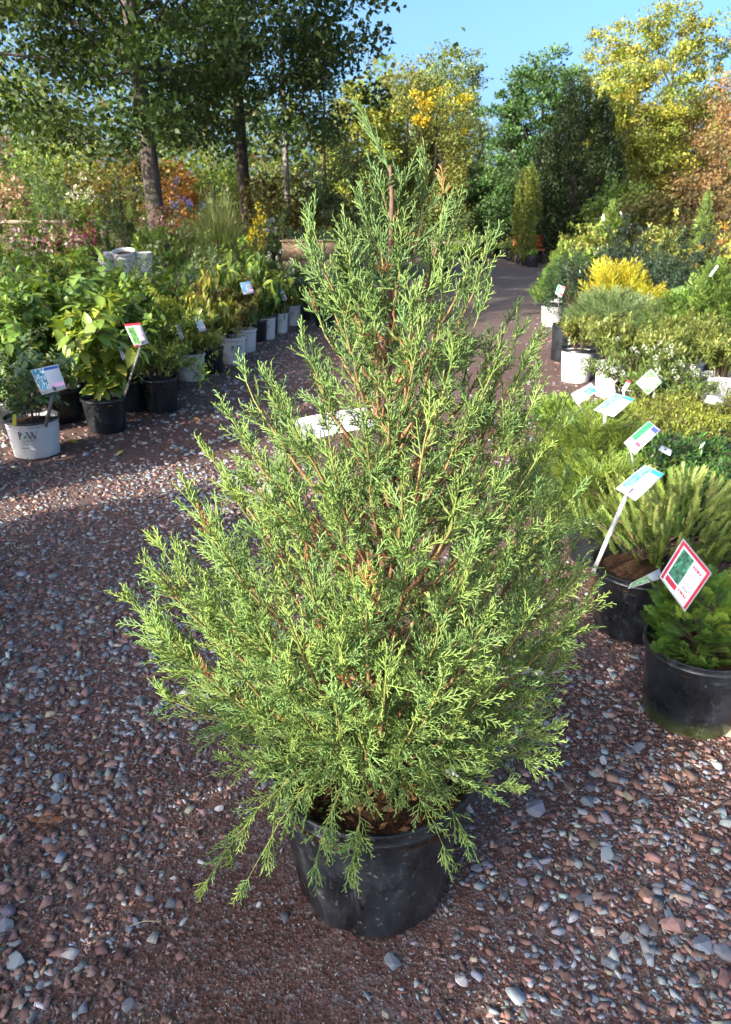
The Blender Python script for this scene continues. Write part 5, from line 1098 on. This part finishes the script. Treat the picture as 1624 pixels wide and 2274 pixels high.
sign('white and red sign leaning beside the slim black pot', [(1258, 745), (1273, 744), (1289, 718), (1280, 718)], 7.6, (-.4, -.75, .5), [('r', 0, 0, 1, .15, RED), ('r', 0, .88, 1, 1, RED), ('lines', .2, .2, .9, .8, TXT, 6)], P(1262, 805, 7.7), 'metal', .008)
sign('thin sign turned sideways at the far white pot', [(1206, 646), (1210, 648), (1217, 630), (1213, 628)], 10.9, (-.7, -.6, .3), [('lines', .1, .1, .9, .9, TXT, 5)], P(1210, 690, 10.95), 'metal', .008)
sign('pale green sign half sunk in the boxwood', [(1566, 893), (1588, 898), (1596, 880), (1572, 878)], 4.2, (-.2, -.8, .5), [('photo', .1, .4, .9, .9, [(.2, .4, .2), (.3, .5, .3)]), ('lines', .1, .1, .9, .35, TXT, 2)], None)
sign('hanging white tag high on the feathery arborvitae', [(1336, 490), (1344, 490), (1342, 475), (1339, 475)], 12.0, (-.2, -.9, .3), [('lines', .2, .1, .8, .6, TXT, 3)], None)
sign('grey sign leaning in the broad arborvitae', [(1575, 612), (1579, 614), (1597, 590), (1592, 588)], 7.2, (-.6, -.6, .5), [('lines', .1, .1, .9, .9, TXT, 5)], None)
sign('curved green and white label lying on the soil of the yew pot', [(1395, 1308), (1470, 1285), (1466, 1262), (1402, 1295)], 2.33, (-.1, -.55, .83), [('photo', .05, .1, .6, .9, [(.2, .4, .15), (.3, .45, .25)])], None)
sign('yellow tag stuck in the soil of the near white pot', [(27, 945), (36, 945), (36, 920), (28, 920)], 4.52, (.2, -.95, .2), [('r', 0, 0, 1, 1, (.6, .52, .03))], None)

# ------------------------------------------------------------------ fallen leaves on the gravel
LF = [(.45, .33, .05), (.40, .22, .10), (.33, .14, .06), (.48, .40, .14)]
spots = [(150, 985, 'yellow'), (275, 1008, 'tan'), (300, 880, 'tan'), (610, 810, 'tan'), (480, 880, 'tan'), (430, 935, 'pink'), (700, 800, 'pink'), (560, 870, 'yellow')]
for i, (px, py, c) in enumerate(spots):
    g = G(px, py); mb = MB(); q = R_(900 + i); T, F = OVATE
    mb.add(T * [1, 1, 1] + [0, 0, .25], F, LF[0] if c == 'yellow' else (LF[1] if c == 'pink' else LF[3])); o = put('fallen_leaf', mb, M['leaf'], None, True, False, (g[0], g[1], .008))
    o.scale = (.075,) * 3; o.rotation_euler = (.15, .1, q.uniform(0, 6))
    tag(o, ['yellow fallen leaf on the gravel before the near white pot', 'tan fallen leaf below the near black pot', 'tan fallen leaf in the shade between the black pots', 'tan fallen leaf on the path below the lettered white pots', 'tan fallen leaf in front of the shaded black pot', 'reddish fallen leaf near the arching shrub', 'reddish fallen leaf on the path behind the juniper', 'yellow fallen leaf beside the juniper at mid path'][i], 'fallen leaf', 'fallen leaves on the gravel')
g = G(100, 1832); mb = MB(); T, F = FR['feather'][0]; mb.add((T[0] - [.5, 0, 0]) * [.11, .11, .05] + [0, 0, .012], F, T[1] * [.42, .15, .04]); tag(put('cedar_sprig', mb, M['leaf'], None, False, False, (g[0], g[1], .006)), 'rusty orange cedar sprig lying on the gravel at lower left', 'sprig')
for i, (px, py, rz, lab) in enumerate(((1350, 1720, .5, 'dry tan twig on the gravel below the mossy pot'), (330, 2060, .2, 'thin dry stalk on the gravel at lower left'))):
    g = G(px, py); mb = MB(); tube(mb, [(-.04, 0, .014), (-.01, .004, .018), (.03, 0, .013)], [.0014, .0016, .0008], 4, (.42, .34, .24)); o = put('dry_twig', mb, M['stem'], None, False, False, (g[0], g[1], 0)); o.rotation_euler = (0, 0, rz); tag(o, lab, 'twig', 'dry twigs on the gravel')

# ------------------------------------------------------------------ unseen shrubs and trees added behind and beside the camera to shade the ground
SHL = ['unseen arborvitae added for shade just ahead of the camera', 'unseen shade arborvitae just left of the camera position', 'large unseen shade arborvitae one step behind the camera', 'tall unseen shade arborvitae two steps behind the camera', 'low unseen shade arborvitae level with the front of the juniper pot', 'lowest unseen shade arborvitae at the front of the added row', 'very tall unseen shade arborvitae near the end of the row behind', 'tallest unseen shade arborvitae, last of the row behind the camera', 'unseen shade arborvitae standing left of the near white pot', 'smallest shade arborvitae added out of frame at the left']
for i, (x, y, h, rad) in enumerate(SHADE):
    stock('shade_arborvitae', SHL[i], x, y, 'black', .35, .2, K(h, rad, kind='arbor', n=220, L=.4, pal=MED, shape='column', upb=1.2), GO)
for i, (x, y, H, rad, z0) in enumerate(SHADE_TREES):
    tree('maple_tree', ['tall unseen maple for shade nearer to the camera on its left', 'taller unseen maple for shade farther up the left side'][i], x, y, H, .16, [(z0, rad * .7), (z0 + 1.5, rad), (H * .75, rad * .9), (H, rad * .3)], MGR, R_(700 + i), 85, 60, .7, .22, 'bark', 20, group='unseen shade maples left of the camera')
